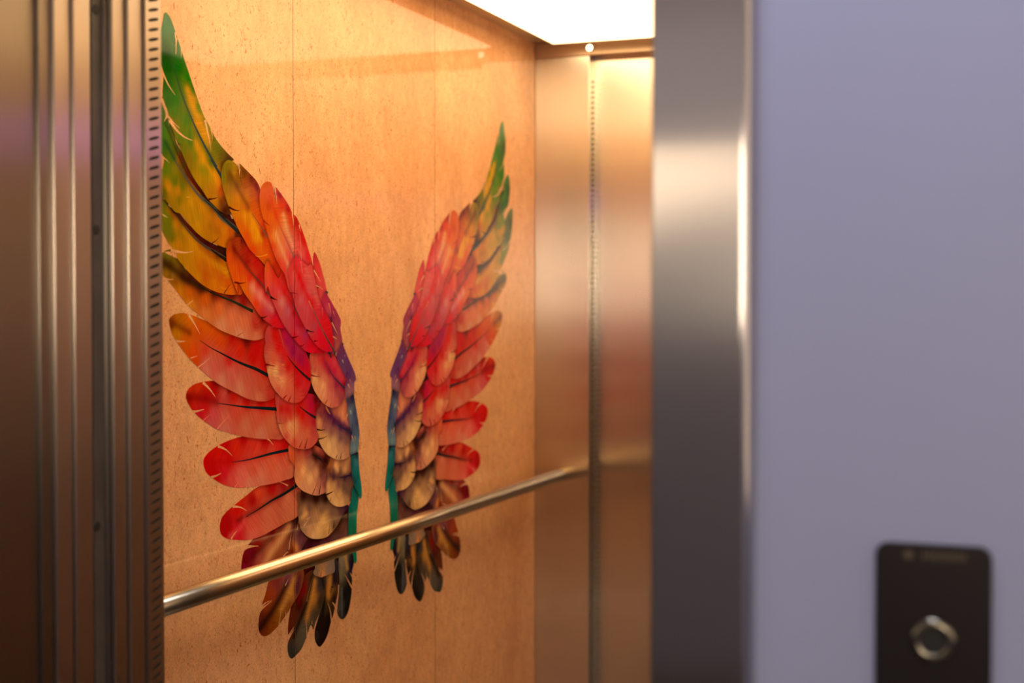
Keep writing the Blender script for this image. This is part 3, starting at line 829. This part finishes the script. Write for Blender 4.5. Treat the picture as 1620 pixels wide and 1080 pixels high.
nick('a 108,205 112,260 112,350', 4); nick('a 118,240 112,300 110,345', 2.5); nick('a 145,300 145,370', 3); nick('A 495,0 525,130 555,270 565,365', 6); nick('A 565,100 578,170 580,240', 3); nick('A 90,0 170,110 260,190 365,235', 6); nick('a 25,450 60,530 110,605', 4); nick('a 30,640 62,740 68,800', 4.5); quill('A 185,260 210,275 240,300', 3, 0.5, (84, 80, 8)); quill('A 535,900 590,895 640,880', 3.5, 0.4, (70, 20, 4)); nick('a 62,735 100,780 140,815', 4)
# inner coverts
feather('G 545,110 548,200 552,340 570,410 600,455 640,485 680,497 720,498 760,492 800,475 840,435 870,400 900,345 930,290 960,250 1000,190 960,100 800,120 690,130', 'G 720,495 740,350 780,200 820,100',
        'G 590,120,70,24,30 560,180,110,66,40 570,280,120,76,50 600,280,190,118,60 570,340,130,80,52 640,340,140,86,56 640,230,110,66,48 600,440,140,90,56 680,480,196,130,74 640,430,180,114,64 720,420,206,136,72 760,340,204,134,66 800,420,190,124,64 780,470,170,110,56 700,330,160,100,56 750,240,120,74,50 860,340,120,80,50 840,250,110,68,50 920,240,84,44,44 960,240,54,30,44 700,150,60,12,20 780,150,44,6,14 860,380,90,56,40',
        [('G 580,140 720,150 800,130', (48, 8, 18), 0.012, 0.8), ('G 575,320 620,280', (216, 140, 66), 0.005, 0.6)])
quill('G 850,405 858,330', 3.5, 0.4, (50, 22, 20)); quill('G 808,455 822,350', 3, 0.4, (60, 30, 24)); nick('G 595,390 630,340 655,315', 2, (206, 140, 80)); quill('G 620,330 650,310', 1.4, 0.4, (230, 150, 80))
feather('F 655,612 640,660 622,705 607,780 603,860 606,960 615,1025 G 785,100 795,140 815,175 845,205 880,221 915,222 955,210 985,190 1003,140 1012,80 F 930,900 905,760 893,590 880,560 760,600', 'G 900,220 900,100 F 800,830 905,770',
        'F 650,740,110,46,30 640,690,180,96,46 730,700,226,140,74 680,640,150,76,40 800,660,160,96,56 850,620,170,100,60 700,760,104,56,44 770,770,106,60,44 830,740,206,130,70 890,730,150,88,56 830,830,50,26,36 900,790,40,20,40 700,830,86,40,44 620,830,110,56,46 640,930,206,134,70 700,920,190,120,64 620,980,196,130,70 760,900,120,70,52 880,860,90,54,46 G 830,120,206,138,74 870,200,206,140,76 920,200,200,136,74 900,130,196,126,66 960,170,160,104,60 970,90,100,66,48 940,60,100,62,46 1000,100,84,54,44 F 900,920,100,66,46',
        [('F 720,690 750,740', (232, 150, 80), 0.006, 0.6), ('F 660,800 780,830 900,800', (44, 26, 40), 0.007, 0.6)])
quill('F 610,1030 650,1010 700,985', 4, 0.4, (40, 16, 18)); quill('G 818,175 835,130', 2.5, 0.4, (70, 34, 26)); quill('F 880,540 885,650', 3, 1, (196, 100, 40))
quill('F 770,830 830,818 905,795', 1, 4, (36, 30, 40)); quill('G 975,210 990,180', 3, 2.5, (206, 96, 44))
feather('F 188,470 190,560 200,620 255,700 250,820 275,900 330,965 400,1005 460,1025 520,1032 570,1015 605,995 612,850 625,720 660,600 560,500 430,450 300,480', 'F 500,1030 520,850 540,650 430,500',
        'F 210,560,216,80,40 200,600,206,74,40 240,660,200,74,40 300,600,186,80,48 300,530,176,50,36 400,520,156,40,40 300,700,206,104,58 270,800,206,112,62 350,760,230,142,74 300,850,216,120,66 430,850,226,146,80 350,940,206,120,70 480,940,206,120,70 420,990,206,120,74 560,980,190,100,66 530,900,170,88,60 500,780,206,124,72 450,680,170,100,62 560,700,96,44,36 600,900,120,56,46 590,700,60,16,20 610,620,70,14,20 500,600,60,18,24 560,560,160,60,46 520,500,190,80,50 440,560,140,60,50 460,500,110,14,26 560,800,110,54,44',
        [('F 470,570 540,600 620,640', (44, 14, 20), 0.010, 0.8)])
quill('F 455,560 520,600 570,640', 1, 5, (38, 34, 32)); quill('F 535,1020 545,950 556,880', 4, 0.4, (56, 20, 24)); quill('F 460,1020 490,950 510,890', 3, 0.4, (90, 40, 34))
feather('F 500,120 497,200 505,280 520,370 545,440 580,505 630,565 680,600 740,622 800,625 850,605 885,570 893,470 893,380 895,300 895,120 870,-60 830,-120 740,-90 620,-60 E 630,800 615,850', 'F 770,625 790,450 900,310',
        'E 640,810,120,16,30 700,880,110,24,40 650,900,150,50,44 640,990,216,120,66 700,960,130,56,56 F 530,200,226,126,66 560,120,120,40,46 640,120,96,30,50 700,200,80,26,54 780,250,60,30,60 860,280,60,34,50 540,330,206,120,64 600,260,150,76,60 680,300,140,76,60 600,380,216,140,72 560,420,206,140,76 650,480,230,156,84 620,550,214,144,80 720,560,214,144,82 700,420,210,140,80 800,600,196,126,76 780,480,186,118,72 850,540,176,106,66 850,400,120,74,58 780,380,110,66,60 880,340,90,50,50 E 800,900,196,90,50 860,850,204,104,56 900,960,230,120,60 930,900,200,96,56 760,920,110,30,50 950,1000,150,60,56 850,980,130,50,54 F 800,100,236,130,74 850,60,200,96,60 860,200,170,80,66 760,120,170,74,56 820,200,120,50,70 700,60,190,90,60',
        [('F 640,60 720,180 800,250 890,300', (60, 22, 54), 0.010, 0.8), ('F 560,80 500,100', (130, 40, 50), 0.008, 0.3), ('F 760,100 830,170 880,220', (214, 116, 70), 0.006, 0.5)])
quill('F 720,215 800,262 905,320', 1, 4.5, (40, 44, 52)); quill('F 510,280 555,290 605,282', 3.5, 0.4, (50, 14, 20)); quill('F 525,390 570,383 632,352', 3, 0.4, (60, 20, 20)); quill('F 778,620 786,570 795,540', 3.5, 0.4, (60, 26, 26)); quill('F 725,610 750,560', 3, 0.4, (90, 44, 34)); quill('F 615,30 640,80 662,110', 3, 0.5, (214, 120, 50)); quill('F 860,100 845,150 838,180', 2, 0.4, (236, 160, 100))
feather('E 175,700 172,800 185,870 178,900 F 50,130 62,200 80,260 115,340 160,405 210,455 260,488 320,503 380,505 430,493 480,455 515,410 525,375 505,300 498,200 505,60 540,-60 420,-130 250,-120 E 290,760', 'F 380,505 400,300 480,150 300,20',
        'E 200,790,190,60,50 230,860,200,20,20 210,900,206,66,46 300,860,210,30,36 330,950,206,50,34 F 60,60,200,70,50 90,200,176,60,46 90,240,220,130,70 140,300,216,104,60 200,230,236,150,84 160,360,206,70,50 230,330,226,120,66 250,430,206,70,46 250,250,226,130,70 330,400,210,96,60 330,480,206,80,50 400,330,210,90,52 400,470,200,80,54 470,420,196,76,54 400,200,206,50,36 480,300,190,60,50 480,200,170,30,40 350,120,206,20,24 420,100,200,30,40 440,40,196,20,44 500,40,150,4,24 300,60,206,6,20 200,80,200,50,40 150,160,196,60,44 E 520,700,190,30,44 560,820,176,24,50 600,760,80,4,14 440,760,204,6,24',
        [('F 100,40 220,60 330,80', (190, 10, 24), 0.010, 0.4)])
quill('F 310,15 380,75 440,115 500,150', 1.2, 5.5, (40, 34, 34)); quill('F 372,500 390,430 405,370', 4.5, 0.4, (70, 12, 20)); quill('F 310,490 330,440 350,400', 3, 0.4, (120, 24, 26)); nick('F 65,210 110,215 150,200', 2, (150, 50, 40))
feather('E 540,270 533,350 535,430 545,520 570,620 610,700 660,770 710,815 770,842 830,830 880,785 910,720 920,650 925,540 900,460 850,370 800,280 760,220 640,230', 'E 760,840 850,700 915,640',
        'E 560,290,206,80,50 560,400,206,90,60 590,440,196,66,50 580,330,200,70,50 640,300,204,50,46 560,500,230,140,70 600,540,236,156,84 640,480,196,84,56 600,640,226,130,74 680,600,240,150,86 680,700,230,136,80 740,800,214,110,70 690,790,214,110,66 760,720,210,96,66 820,780,200,86,62 760,600,196,76,60 850,700,160,60,56 880,760,150,56,56 820,600,150,36,50 740,450,170,30,50 700,400,190,40,46 760,380,204,40,50 800,360,206,60,56 800,440,196,30,50 860,440,204,56,56 880,520,206,50,52 760,280,200,30,40 900,600,170,20,40 680,320,196,30,36 700,540,206,96,60',
        [('E 700,350 760,460 840,570 900,640', (130, 20, 50), 0.007, 0.6)])
quill('E 745,440 790,510 850,575 912,635', 1, 5, (44, 44, 52)); quill('E 545,490 590,505 650,512', 3, 0.4, (110, 16, 20)); quill('E 698,800 730,755', 3, 0.4, (120, 30, 34)); quill('E 755,835 770,780', 2.5, 0.4, (130, 40, 40)); quill('E 708,830 735,870 758,915', 3, 0.5, (190, 100, 40))
feather('D 170,760 130,880 140,960 c 672,470 668,520 680,580 692,640 710,700 735,745 770,785 810,815 860,828 900,818 935,780 955,740 965,690 955,560 880,430 800,350 720,340', 'c 850,828 900,700 830,560 770,370',
        'c 690,420,190,60,50 680,480,196,60,46 700,540,206,90,60 730,560,220,80,50 690,590,180,50,36 700,620,236,150,80 740,630,236,160,86 720,680,226,110,66 780,690,236,136,76 760,750,216,90,60 830,720,220,90,56 830,800,214,84,56 890,790,206,60,44 880,700,206,20,30 930,740,200,40,40 940,650,204,10,30 880,620,200,10,30 820,600,206,6,24 760,480,214,6,26 740,400,206,4,20 790,540,204,40,40 850,500,160,20,60 820,430,170,20,60 900,560,160,24,56 800,380,190,20,50 780,340,160,10,40 930,600,190,10,40 780,620,214,80,56',
        [('c 730,360 790,500 850,590 950,670', (214, 2, 24), 0.009, 0.6)])
quill('c 815,530 860,590 910,640 962,685', 1, 6, (36, 34, 34)); quill('c 678,585 710,590 740,597', 3.5, 0.4, (120, 14, 16)); quill('D 295,800 320,880 350,1000', 2.5, 0.8, (200, 80, 40)); quill('E 255,745 280,720 300,700', 4, 0.4, (150, 30, 30)); quill('E 310,775 330,730 345,700', 4, 0.4, (150, 30, 30)); quill('E 360,790 362,730', 2, 0.4, (180, 60, 50)); quill('E 240,385 268,380', 1.5, .6, (230, 130, 60))
# spine feathers
feather('p 497,398 499,401 505,415 510,432 515,452 518,475 508,490 495,480 492,440 494,415', '', 'p 498,405,196,44,44 502,425,224,56,50 512,450,226,70,60 508,470,222,70,60 500,470,206,50,50')
nick('D 690,125 730,190 770,265', 4); quill('D 712,300 750,315', 5, 4, (50, 26, 30)); nick('D 700,290 760,320 800,350', 3.5); nick('D 672,0 680,60 678,120', 4)
feather('D 825,375 860,430 900,500 950,590 990,670 1000,700 998,750 992,780 1000,830 1015,950 960,1050 900,1080 860,1000 860,700 790,580 770,500', '', 'D 830,400,170,40,60 800,480,190,40,60 850,570,200,60,66 870,500,176,40,60 930,600,164,44,62 980,700,156,50,66 900,640,150,40,60 880,720,130,36,56 960,760,160,56,66 930,820,130,44,60 980,880,160,60,60 940,940,170,66,60 960,1000,170,76,60 900,1000,150,44,50')
quill('D 815,390 832,365 850,385', 1, 5, (40, 44, 52)); nick('D 860,500 880,590 885,650', 3); quill('D 885,655 895,720', 4, 3, (60, 20, 40)); nick('D 895,720 930,790 965,860', 3); nick('D 910,880 960,912', 2.5); nick('D 912,590 930,660', 1.5)
feather('E 885,155 900,190 940,290 980,380 1010,450 1030,510 1032,545 1015,565 1012,600 1010,700 960,740 925,760 915,600 925,540 880,440 820,280 850,215', '', 'E 870,210,110,44,66 850,260,110,44,66 900,300,104,50,76 950,400,100,50,76 1010,520,104,56,80 960,500,96,44,70 930,560,104,44,66 980,620,140,76,80 960,680,150,90,80 1000,690,150,90,76 890,370,96,60,76 930,700,130,74,70')
quill('E 885,330 895,365', 3.5, 1.5, (186, 140, 110)); quill('E 935,460 925,520', 3, 2, (50, 24, 44)); nick('E 945,590 972,645', 3.5); quill('E 875,175 888,150 895,170', 1, 4, (40, 40, 50)); nick('E 965,540 975,580', 1.5); nick('E 910,280 914,310', 1.3)
feather('E 1005,702 1020,780 1040,900 1055,1000 F 970,120 985,220 995,330 990,410 985,480 975,545 940,560 895,585 890,470 905,330 875,200 860,90 E 935,800 930,760 960,730', '', 'E 990,740,44,36,50 950,780,64,50,64 970,890,110,104,90 960,950,90,84,84 1010,900,60,60,70 1040,1000,56,56,66 F 900,90,100,98,96 880,160,90,80,90 940,180,70,74,84 970,300,74,80,84 920,330,70,70,80 910,420,92,96,90 960,440,90,100,90 930,520,110,120,100 970,520,96,108,96 910,560,90,100,90')
quill('F 905,330 910,270 912,210', 4, 0.5, (30, 20, 34)); nick('F 905,350 935,430', 2.5); quill('F 940,360 950,400', 2, 1, (196, 130, 80)); quill('E 995,720 1007,700', 4, 2, (30, 30, 36)); quill('E 970,870 978,910', 3.5, 1.5, (160, 160, 110))
feather('G 1012,60 1040,90 1062,150 1056,220 1048,300 1045,400 1044,470 1040,560 1046,640 1046,690 1035,710 1022,690 1015,640 985,560 975,470 976,320 980,230 1000,150', '', 'G 1010,120,6,84,64 1040,140,10,84,66 1020,220,8,90,70 1030,300,30,96,66 1000,300,10,80,60 1000,400,10,84,54 1030,440,16,80,50 1034,640,10,84,56 1000,240,6,76,60', )
feather('F 980,545 985,600 990,700 1000,800 1015,900 1022,990 1020,1050 1005,1066 985,1045 960,1000 940,950 925,880 905,760 895,640 895,590 930,565', 'F 1000,1060 950,780 930,600', 'F 960,570,20,40,40 910,620,30,74,66 950,650,56,100,90 940,720,30,90,76 970,800,16,90,72 1000,900,20,92,74 1010,1020,10,90,70 930,850,6,60,54 960,950,8,80,64 900,700,10,60,56')
quill('F 930,930 945,960 990,1040', 3, 1, (10, 30, 34)); quill('F 940,900 965,840 975,760', 3, .5, (8, 56, 50)); quill('F 895,580 940,560 978,545', 2, 3, (30, 26, 36))
# upper coverts
feather('b 480,705 455,715 435,745 428,785 432,850 450,920 475,990 500,1050 c 500,60 540,130 590,200 640,275 690,320 740,350 790,356 830,330 880,200 840,60 b 750,980 690,920 660,870 620,820 570,760 530,708 510,700', 'b 440,740 500,830 580,920 690,1050 c 720,180',
        'b 470,720,150,50,8 450,760,190,70,14 500,760,176,60,8 540,800,170,40,6 450,820,226,80,16 480,780,140,30,6 540,720,120,20,6 570,780,190,10,6 620,860,200,6,4 560,850,160,14,6 660,920,190,4,6 690,980,196,6,8 640,960,180,10,8 470,900,228,90,14 500,960,230,86,14 520,900,226,70,14 580,960,226,40,10 540,1020,228,100,26 620,1020,222,30,20 c 540,80,230,96,24 600,100,240,140,70 560,140,232,90,26 640,150,236,110,80 620,200,230,60,16 690,230,204,60,70 660,280,206,50,36 740,320,222,20,30 740,260,200,20,40 800,340,220,20,40 700,60,206,6,24 760,150,150,10,30 780,250,200,16,40 680,160,206,16,30 640,60,214,20,20',
        [('c 590,90 650,160 720,240', (236, 130, 100), 0.008, 0.5), ('b 470,760 560,890 690,1050', (120, 14, 8), 0.005, 0.7)])
quill('b 520,840 600,940 650,990 690,1050 c 720,170', 0.5, 3.0, (84, 60, 48)); quill('b 480,985 520,992 555,985', 3.5, 0.4, (110, 14, 4)); quill('c 650,290 670,288 692,275', 3.5, 0.4, (80, 10, 10)); quill('b 522,715 528,760', 3.5, .5, (90, 10, 6)); quill('c 720,350 750,325', 2, .4, (190, 50, 50))
feather('b 440,212 470,222 500,250 515,290 510,235 545,265 590,310 620,345 640,385 660,500 700,620 760,750 800,840 850,950 860,1020 830,1060 760,990 690,900 650,850 620,820 580,780 545,720 500,640 470,570 445,510 425,450 405,380 398,320 400,270 415,230', 'b 450,280 500,400 560,500 600,560 640,620 690,710',
        'b 420,240,130,110,8 410,320,130,120,8 430,400,170,120,6 450,240,140,120,10 450,320,120,80,6 500,360,140,90,6 480,280,180,130,8 510,300,150,90,8 440,460,190,130,6 500,450,214,130,8 490,540,220,124,10 550,560,236,150,10 560,520,190,90,10 520,620,226,104,14 600,640,236,150,10 560,700,230,80,14 620,700,240,150,16 600,780,228,66,14 650,770,226,100,16 680,810,230,90,16 680,740,226,70,14 540,290,110,56,6 590,330,110,36,6 550,370,170,80,6 600,420,196,90,6 620,380,120,30,6 640,450,190,60,8 560,430,206,120,8 600,500,216,90,8 640,560,220,80,16 660,620,226,60,20 660,680,160,40,20 720,800,220,60,14 760,850,206,40,14 800,920,206,40,30 740,760,190,50,20 680,860,214,90,12 740,900,190,40,10 820,1010,200,44,30',
        [('b 450,290 510,410 570,510', (110, 60, 6), 0.006, 0.6), ('b 580,560 620,650 650,720', (240, 160, 14), 0.006, 0.6)])
quill('b 590,550 620,590 660,650 690,700', 0.8, 3.2, (110, 84, 60)); quill('b 445,510 480,528 515,535', 4.5, 0.4, (76, 20, 6)); quill('b 480,600 495,612', 2.5, .5, (140, 50, 8)); nick('b 515,270 512,290 520,330', 3); quill('b 516,290 520,330 528,370', 2.5, .4, (100, 50, 8)); quill('b 612,818 645,822 690,808', 0.6, 1.6, (240, 150, 40)); nick('A 875,490 895,570', 3)
feather('b 690,850 675,880 670,930 672,990 680,1050 c 690,90 720,180 750,250 790,330 830,390 880,450 930,500 975,515 1020,515 1060,500 1040,400 920,200 880,60 850,-20 800,-60 b 760,960 720,900', 'b 700,880 740,960 800,1050 c 860,230 960,370',
        'b 680,880,228,90,30 690,950,230,80,40 700,1000,230,80,50 730,960,226,50,30 760,1020,220,40,40 c 690,60,226,66,50 720,100,206,60,56 730,150,210,56,50 760,120,226,80,66 780,190,214,110,86 760,250,206,66,56 820,250,196,80,80 820,330,196,66,60 850,300,206,50,60 880,380,200,60,66 900,430,206,40,44 870,400,210,20,36 960,490,220,24,36 930,400,170,44,66 880,320,180,20,44 1000,480,206,12,36 960,430,206,10,36 800,120,206,16,30 840,180,200,10,30 820,60,196,24,20 860,260,170,4,20 900,330,160,6,30 740,60,226,60,40 790,30,190,30,20 1030,500,190,6,30 850,200,150,40,40',
        [('b 700,860 760,980 c 800,130 850,220 920,340', (214, 14, 30), 0.007, 0.6)])
quill('c 810,140 840,190 862,232 890,280', 0.6, 3.5, (96, 44, 40)); quill('c 708,158 730,170 752,178', 4.5, 0.4, (50, 14, 16)); quill('c 845,415 870,412 888,405', 3, .4, (90, 12, 16)); quill('D 590,958 560,985 530,990', 0.4, 3, (150, 16, 30))
feather('b 690,348 665,360 648,390 640,430 640,480 650,540 668,600 690,680 712,750 740,830 770,890 800,940 830,1040 900,1080 1010,1080 1000,1040 990,960 975,870 950,780 925,700 895,620 890,610 875,575 862,560 845,545 830,510 800,460 770,420 740,385 742,470 715,360', 'b 680,380 720,520 770,640 810,730 860,830',
        'b 690,360,214,90,8 660,390,226,100,10 650,460,226,96,8 670,560,226,96,10 700,420,222,96,8 700,500,206,70,10 690,640,226,84,14 720,580,232,104,16 740,700,238,136,50 720,760,226,70,30 780,780,240,120,66 760,880,226,60,36 740,480,226,96,16 770,430,160,24,6 820,520,180,24,10 780,500,226,60,14 790,580,236,120,40 740,560,226,70,14 800,640,236,140,74 840,600,220,60,30 820,720,232,120,80 850,760,226,100,76 830,850,226,66,56 820,900,230,90,70 860,900,226,66,60 800,920,226,60,40 870,600,190,14,10 900,680,206,16,20 890,760,226,76,60 920,720,214,24,24 950,820,224,34,40 920,880,226,60,56 970,900,226,60,54 900,820,230,90,76 960,1000,222,56,50 990,1050,222,60,54 900,1000,220,50,50 850,1010,226,76,60',
        [('b 745,680 790,800 830,900', (242, 170, 100), 0.006, 0.5), ('b 790,560 815,660 850,760', (240, 176, 110), 0.006, 0.5), ('b 700,420 750,580 830,760', (220, 56, 20), 0.004, 0.5)])
quill('b 770,635 800,700 830,765 862,840', 0.6, 2.6, (110, 90, 80)); nick('b 735,378 742,430 750,495', 4.5); nick('b 846,548 852,590 856,630', 4); nick('b 890,622 898,670', 3.5); quill('b 893,670 900,760 905,870', 0.8, 1.8, (236, 130, 90)); quill('b 663,592 680,610 700,625', 3, .4, (140, 44, 6)); quill('b 905,890 912,920', 2, .5, (110, 50, 50))
feather('C 485,970 460,1000 430,1060 D 400,100 405,200 425,320 450,420 475,530 520,640 570,740 620,830 680,930 740,1000 800,1040 860,1060 900,1040 915,960 905,850 880,720 830,620 780,520 740,420 720,310 690,180 660,60 C 620,1080 530,1000 505,972', 'D 470,20 520,150 580,300 640,470 700,600 770,760 840,890 930,1060',
        'C 480,1000,220,40,50 520,1020,224,50,56 D 430,100,220,60,50 420,220,214,56,50 460,200,226,80,66 450,350,206,60,56 470,300,210,70,60 500,420,196,56,50 540,460,210,84,74 520,580,196,60,60 600,560,206,70,66 580,680,206,60,56 650,700,196,56,56 630,810,200,66,60 690,770,176,60,60 700,880,214,40,44 760,900,216,20,36 800,1010,210,16,34 860,1030,196,30,44 850,950,206,10,32 700,640,206,40,46 760,820,214,24,40 620,440,220,40,50 560,300,220,20,36 520,200,222,16,32 600,200,222,80,66 560,100,226,60,56 640,100,224,70,60 660,250,220,76,60 640,350,214,84,74 700,400,206,76,60 720,520,214,50,50 680,480,214,36,44 800,650,214,10,34 860,760,210,6,30 820,760,214,6,30 890,900,190,6,30 760,560,210,40,50 800,580,190,30,40',
        [('D 470,80 540,240 620,420 680,540', (214, 0, 26), 0.006, 0.7), ('D 600,100 680,320 740,500', (214, 96, 76), 0.007, 0.5)])
quill('D 630,470 690,600 750,730 810,850 870,960 935,1080', 1.6, 5.0, (96, 76, 56)); quill('D 800,830 870,960 935,1080', 2, 5, (60, 56, 48)); nick('D 630,470 660,540 690,600', 1.6); quill('D 605,805 650,822 695,828', 4, 0.4, (60, 10, 16)); quill('D 690,932 715,930 738,925', 3, .4, (80, 10, 20)); quill('D 850,1062 890,1075 E 745,270 768,305', 4, 3.5, (44, 40, 44)); nick('D 785,550 790,660', 2, (236, 110, 90)); quill('D 540,20 550,100 560,160', 3, 1.5, (226, 110, 90)); quill('D 430,380 470,385 515,400', 2.5, .4, (150, 30, 34))
import numpy as np

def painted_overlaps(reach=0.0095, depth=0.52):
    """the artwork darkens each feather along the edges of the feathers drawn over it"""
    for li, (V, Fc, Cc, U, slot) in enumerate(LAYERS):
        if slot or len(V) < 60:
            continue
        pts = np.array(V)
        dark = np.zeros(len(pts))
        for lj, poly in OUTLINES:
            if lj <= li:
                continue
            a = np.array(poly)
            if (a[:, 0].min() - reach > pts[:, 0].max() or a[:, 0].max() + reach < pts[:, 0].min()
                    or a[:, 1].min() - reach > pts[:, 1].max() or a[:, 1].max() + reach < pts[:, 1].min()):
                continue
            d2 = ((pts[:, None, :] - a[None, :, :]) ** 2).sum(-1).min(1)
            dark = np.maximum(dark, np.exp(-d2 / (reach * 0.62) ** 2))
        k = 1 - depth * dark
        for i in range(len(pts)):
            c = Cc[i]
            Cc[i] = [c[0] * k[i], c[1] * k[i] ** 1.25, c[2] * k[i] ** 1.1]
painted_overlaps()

def print_material():
    """printed feathers: colour comes with the print, fine barbs run across each vane"""
    m, nt, p = new_mat('printed_feathers')
    col = N(nt, 'ShaderNodeAttribute', attribute_name='print')
    uv = N(nt, 'ShaderNodeUVMap', uv_map='barbs')
    def barb(scale, detail):
        mp = N(nt, 'ShaderNodeMapping')
        mp.inputs['Scale'].default_value = scale
        nt.links.new(uv.outputs['UV'], mp.inputs['Vector'])
        n = N(nt, 'ShaderNodeTexNoise')
        n.inputs['Scale'].default_value = 1
        n.inputs['Detail'].default_value = detail
        nt.links.new(mp.outputs['Vector'], n.inputs['Vector'])
        return n.outputs['Fac']
    cur = col.outputs['Color']
    for scale, detail, amp in (((95, 2.5, 1), 2, BARB_FINE), ((26, 1.5, 1), 2, BARB_BROAD)):
        mr = N(nt, 'ShaderNodeMapRange')
        mr.inputs['From Min'].default_value = 0.3
        mr.inputs['From Max'].default_value = 0.7
        mr.inputs['To Min'].default_value = 1 - amp
        mr.inputs['To Max'].default_value = 1 + amp
        nt.links.new(barb(scale, detail), mr.inputs['Value'])
        mx = N(nt, 'ShaderNodeMix', data_type='RGBA', blend_type='MULTIPLY')
        mx.inputs['Factor'].default_value = 1
        nt.links.new(cur, mx.inputs['A'])
        nt.links.new(mr.outputs['Result'], mx.inputs['B'])
        cur = mx.outputs['Result']
    nt.links.new(cur, p.inputs['Base Color'])
    p.inputs['Roughness'].default_value = GLOSS
    p.inputs['IOR'].default_value = 1.21
    return m
BARB_FINE, BARB_BROAD = 0.20, 0.09
M_PRINT = print_material()

def build_wing(name, mirrored, label):
    verts, faces, cols, uvs, slots = [], [], [], [], []
    for li, (V, Fc, Cc, U, slot) in enumerate(LAYERS):
        base = len(verts)
        x = 0.00012 + li * 0.000006
        for (t, z), c, u in zip(V, Cc, U):
            if mirrored:
                t = 2 * MIRROR_T - t
            verts.append((x, -t, z))
            cols.append(c)
            uvs.append(u)
        for f in Fc:
            a = [verts[base + i] for i in f]
            n = sum((a[i][1] * a[(i + 1) % len(a)][2] - a[(i + 1) % len(a)][1] * a[i][2]) for i in range(len(a)))
            f = [base + i for i in f]
            faces.append(f if n > 0 else f[::-1])
            slots.append(slot)
    me = bpy.data.meshes.new(name)
    me.from_pydata(verts, [], faces)
    me.materials.append(M_PRINT)
    me.materials.append(M_PLASTER)
    me.polygons.foreach_set('material_index', slots)
    ca = me.color_attributes.new('print', 'FLOAT_COLOR', 'POINT')
    flatc = []
    for c in cols:
        flatc += [c[0], c[1], c[2], 1.0]
    ca.data.foreach_set('color', flatc)
    ul = me.uv_layers.new(name='barbs')
    flatu = []
    for l in me.loops:
        flatu += uvs[l.vertex_index]
    ul.data.foreach_set('uv', flatu)
    # the print is cut along the panel seams
    bm = bmesh.new()
    bm.from_mesh(me)
    for sm in SEAMS + [CL + 0.095]:
        for e in (-1, 1):
            bmesh.ops.bisect_plane(bm, geom=bm.verts[:] + bm.edges[:] + bm.faces[:], plane_co=(0, -sm + e * G, 0), plane_no=(0, 1, 0), dist=1e-7)
        kill = [f for f in bm.faces if abs(f.calc_center_median().y + sm) < G]
        bmesh.ops.delete(bm, geom=kill, context='FACES')
    bm.to_mesh(me)
    bm.free()
    o = bpy.data.objects.new(name, me)
    COL.objects.link(o)
    return tag(o, label, 'mural', 'feathered wings printed on the wall')
build_wing('printed_wing', False, 'larger, nearer printed wing of green, orange, red and brown feathers, cut by the slotted post')
build_wing('printed_wing', True, 'smaller, farther printed wing of green, orange, red and brown feathers beside the steel corner')
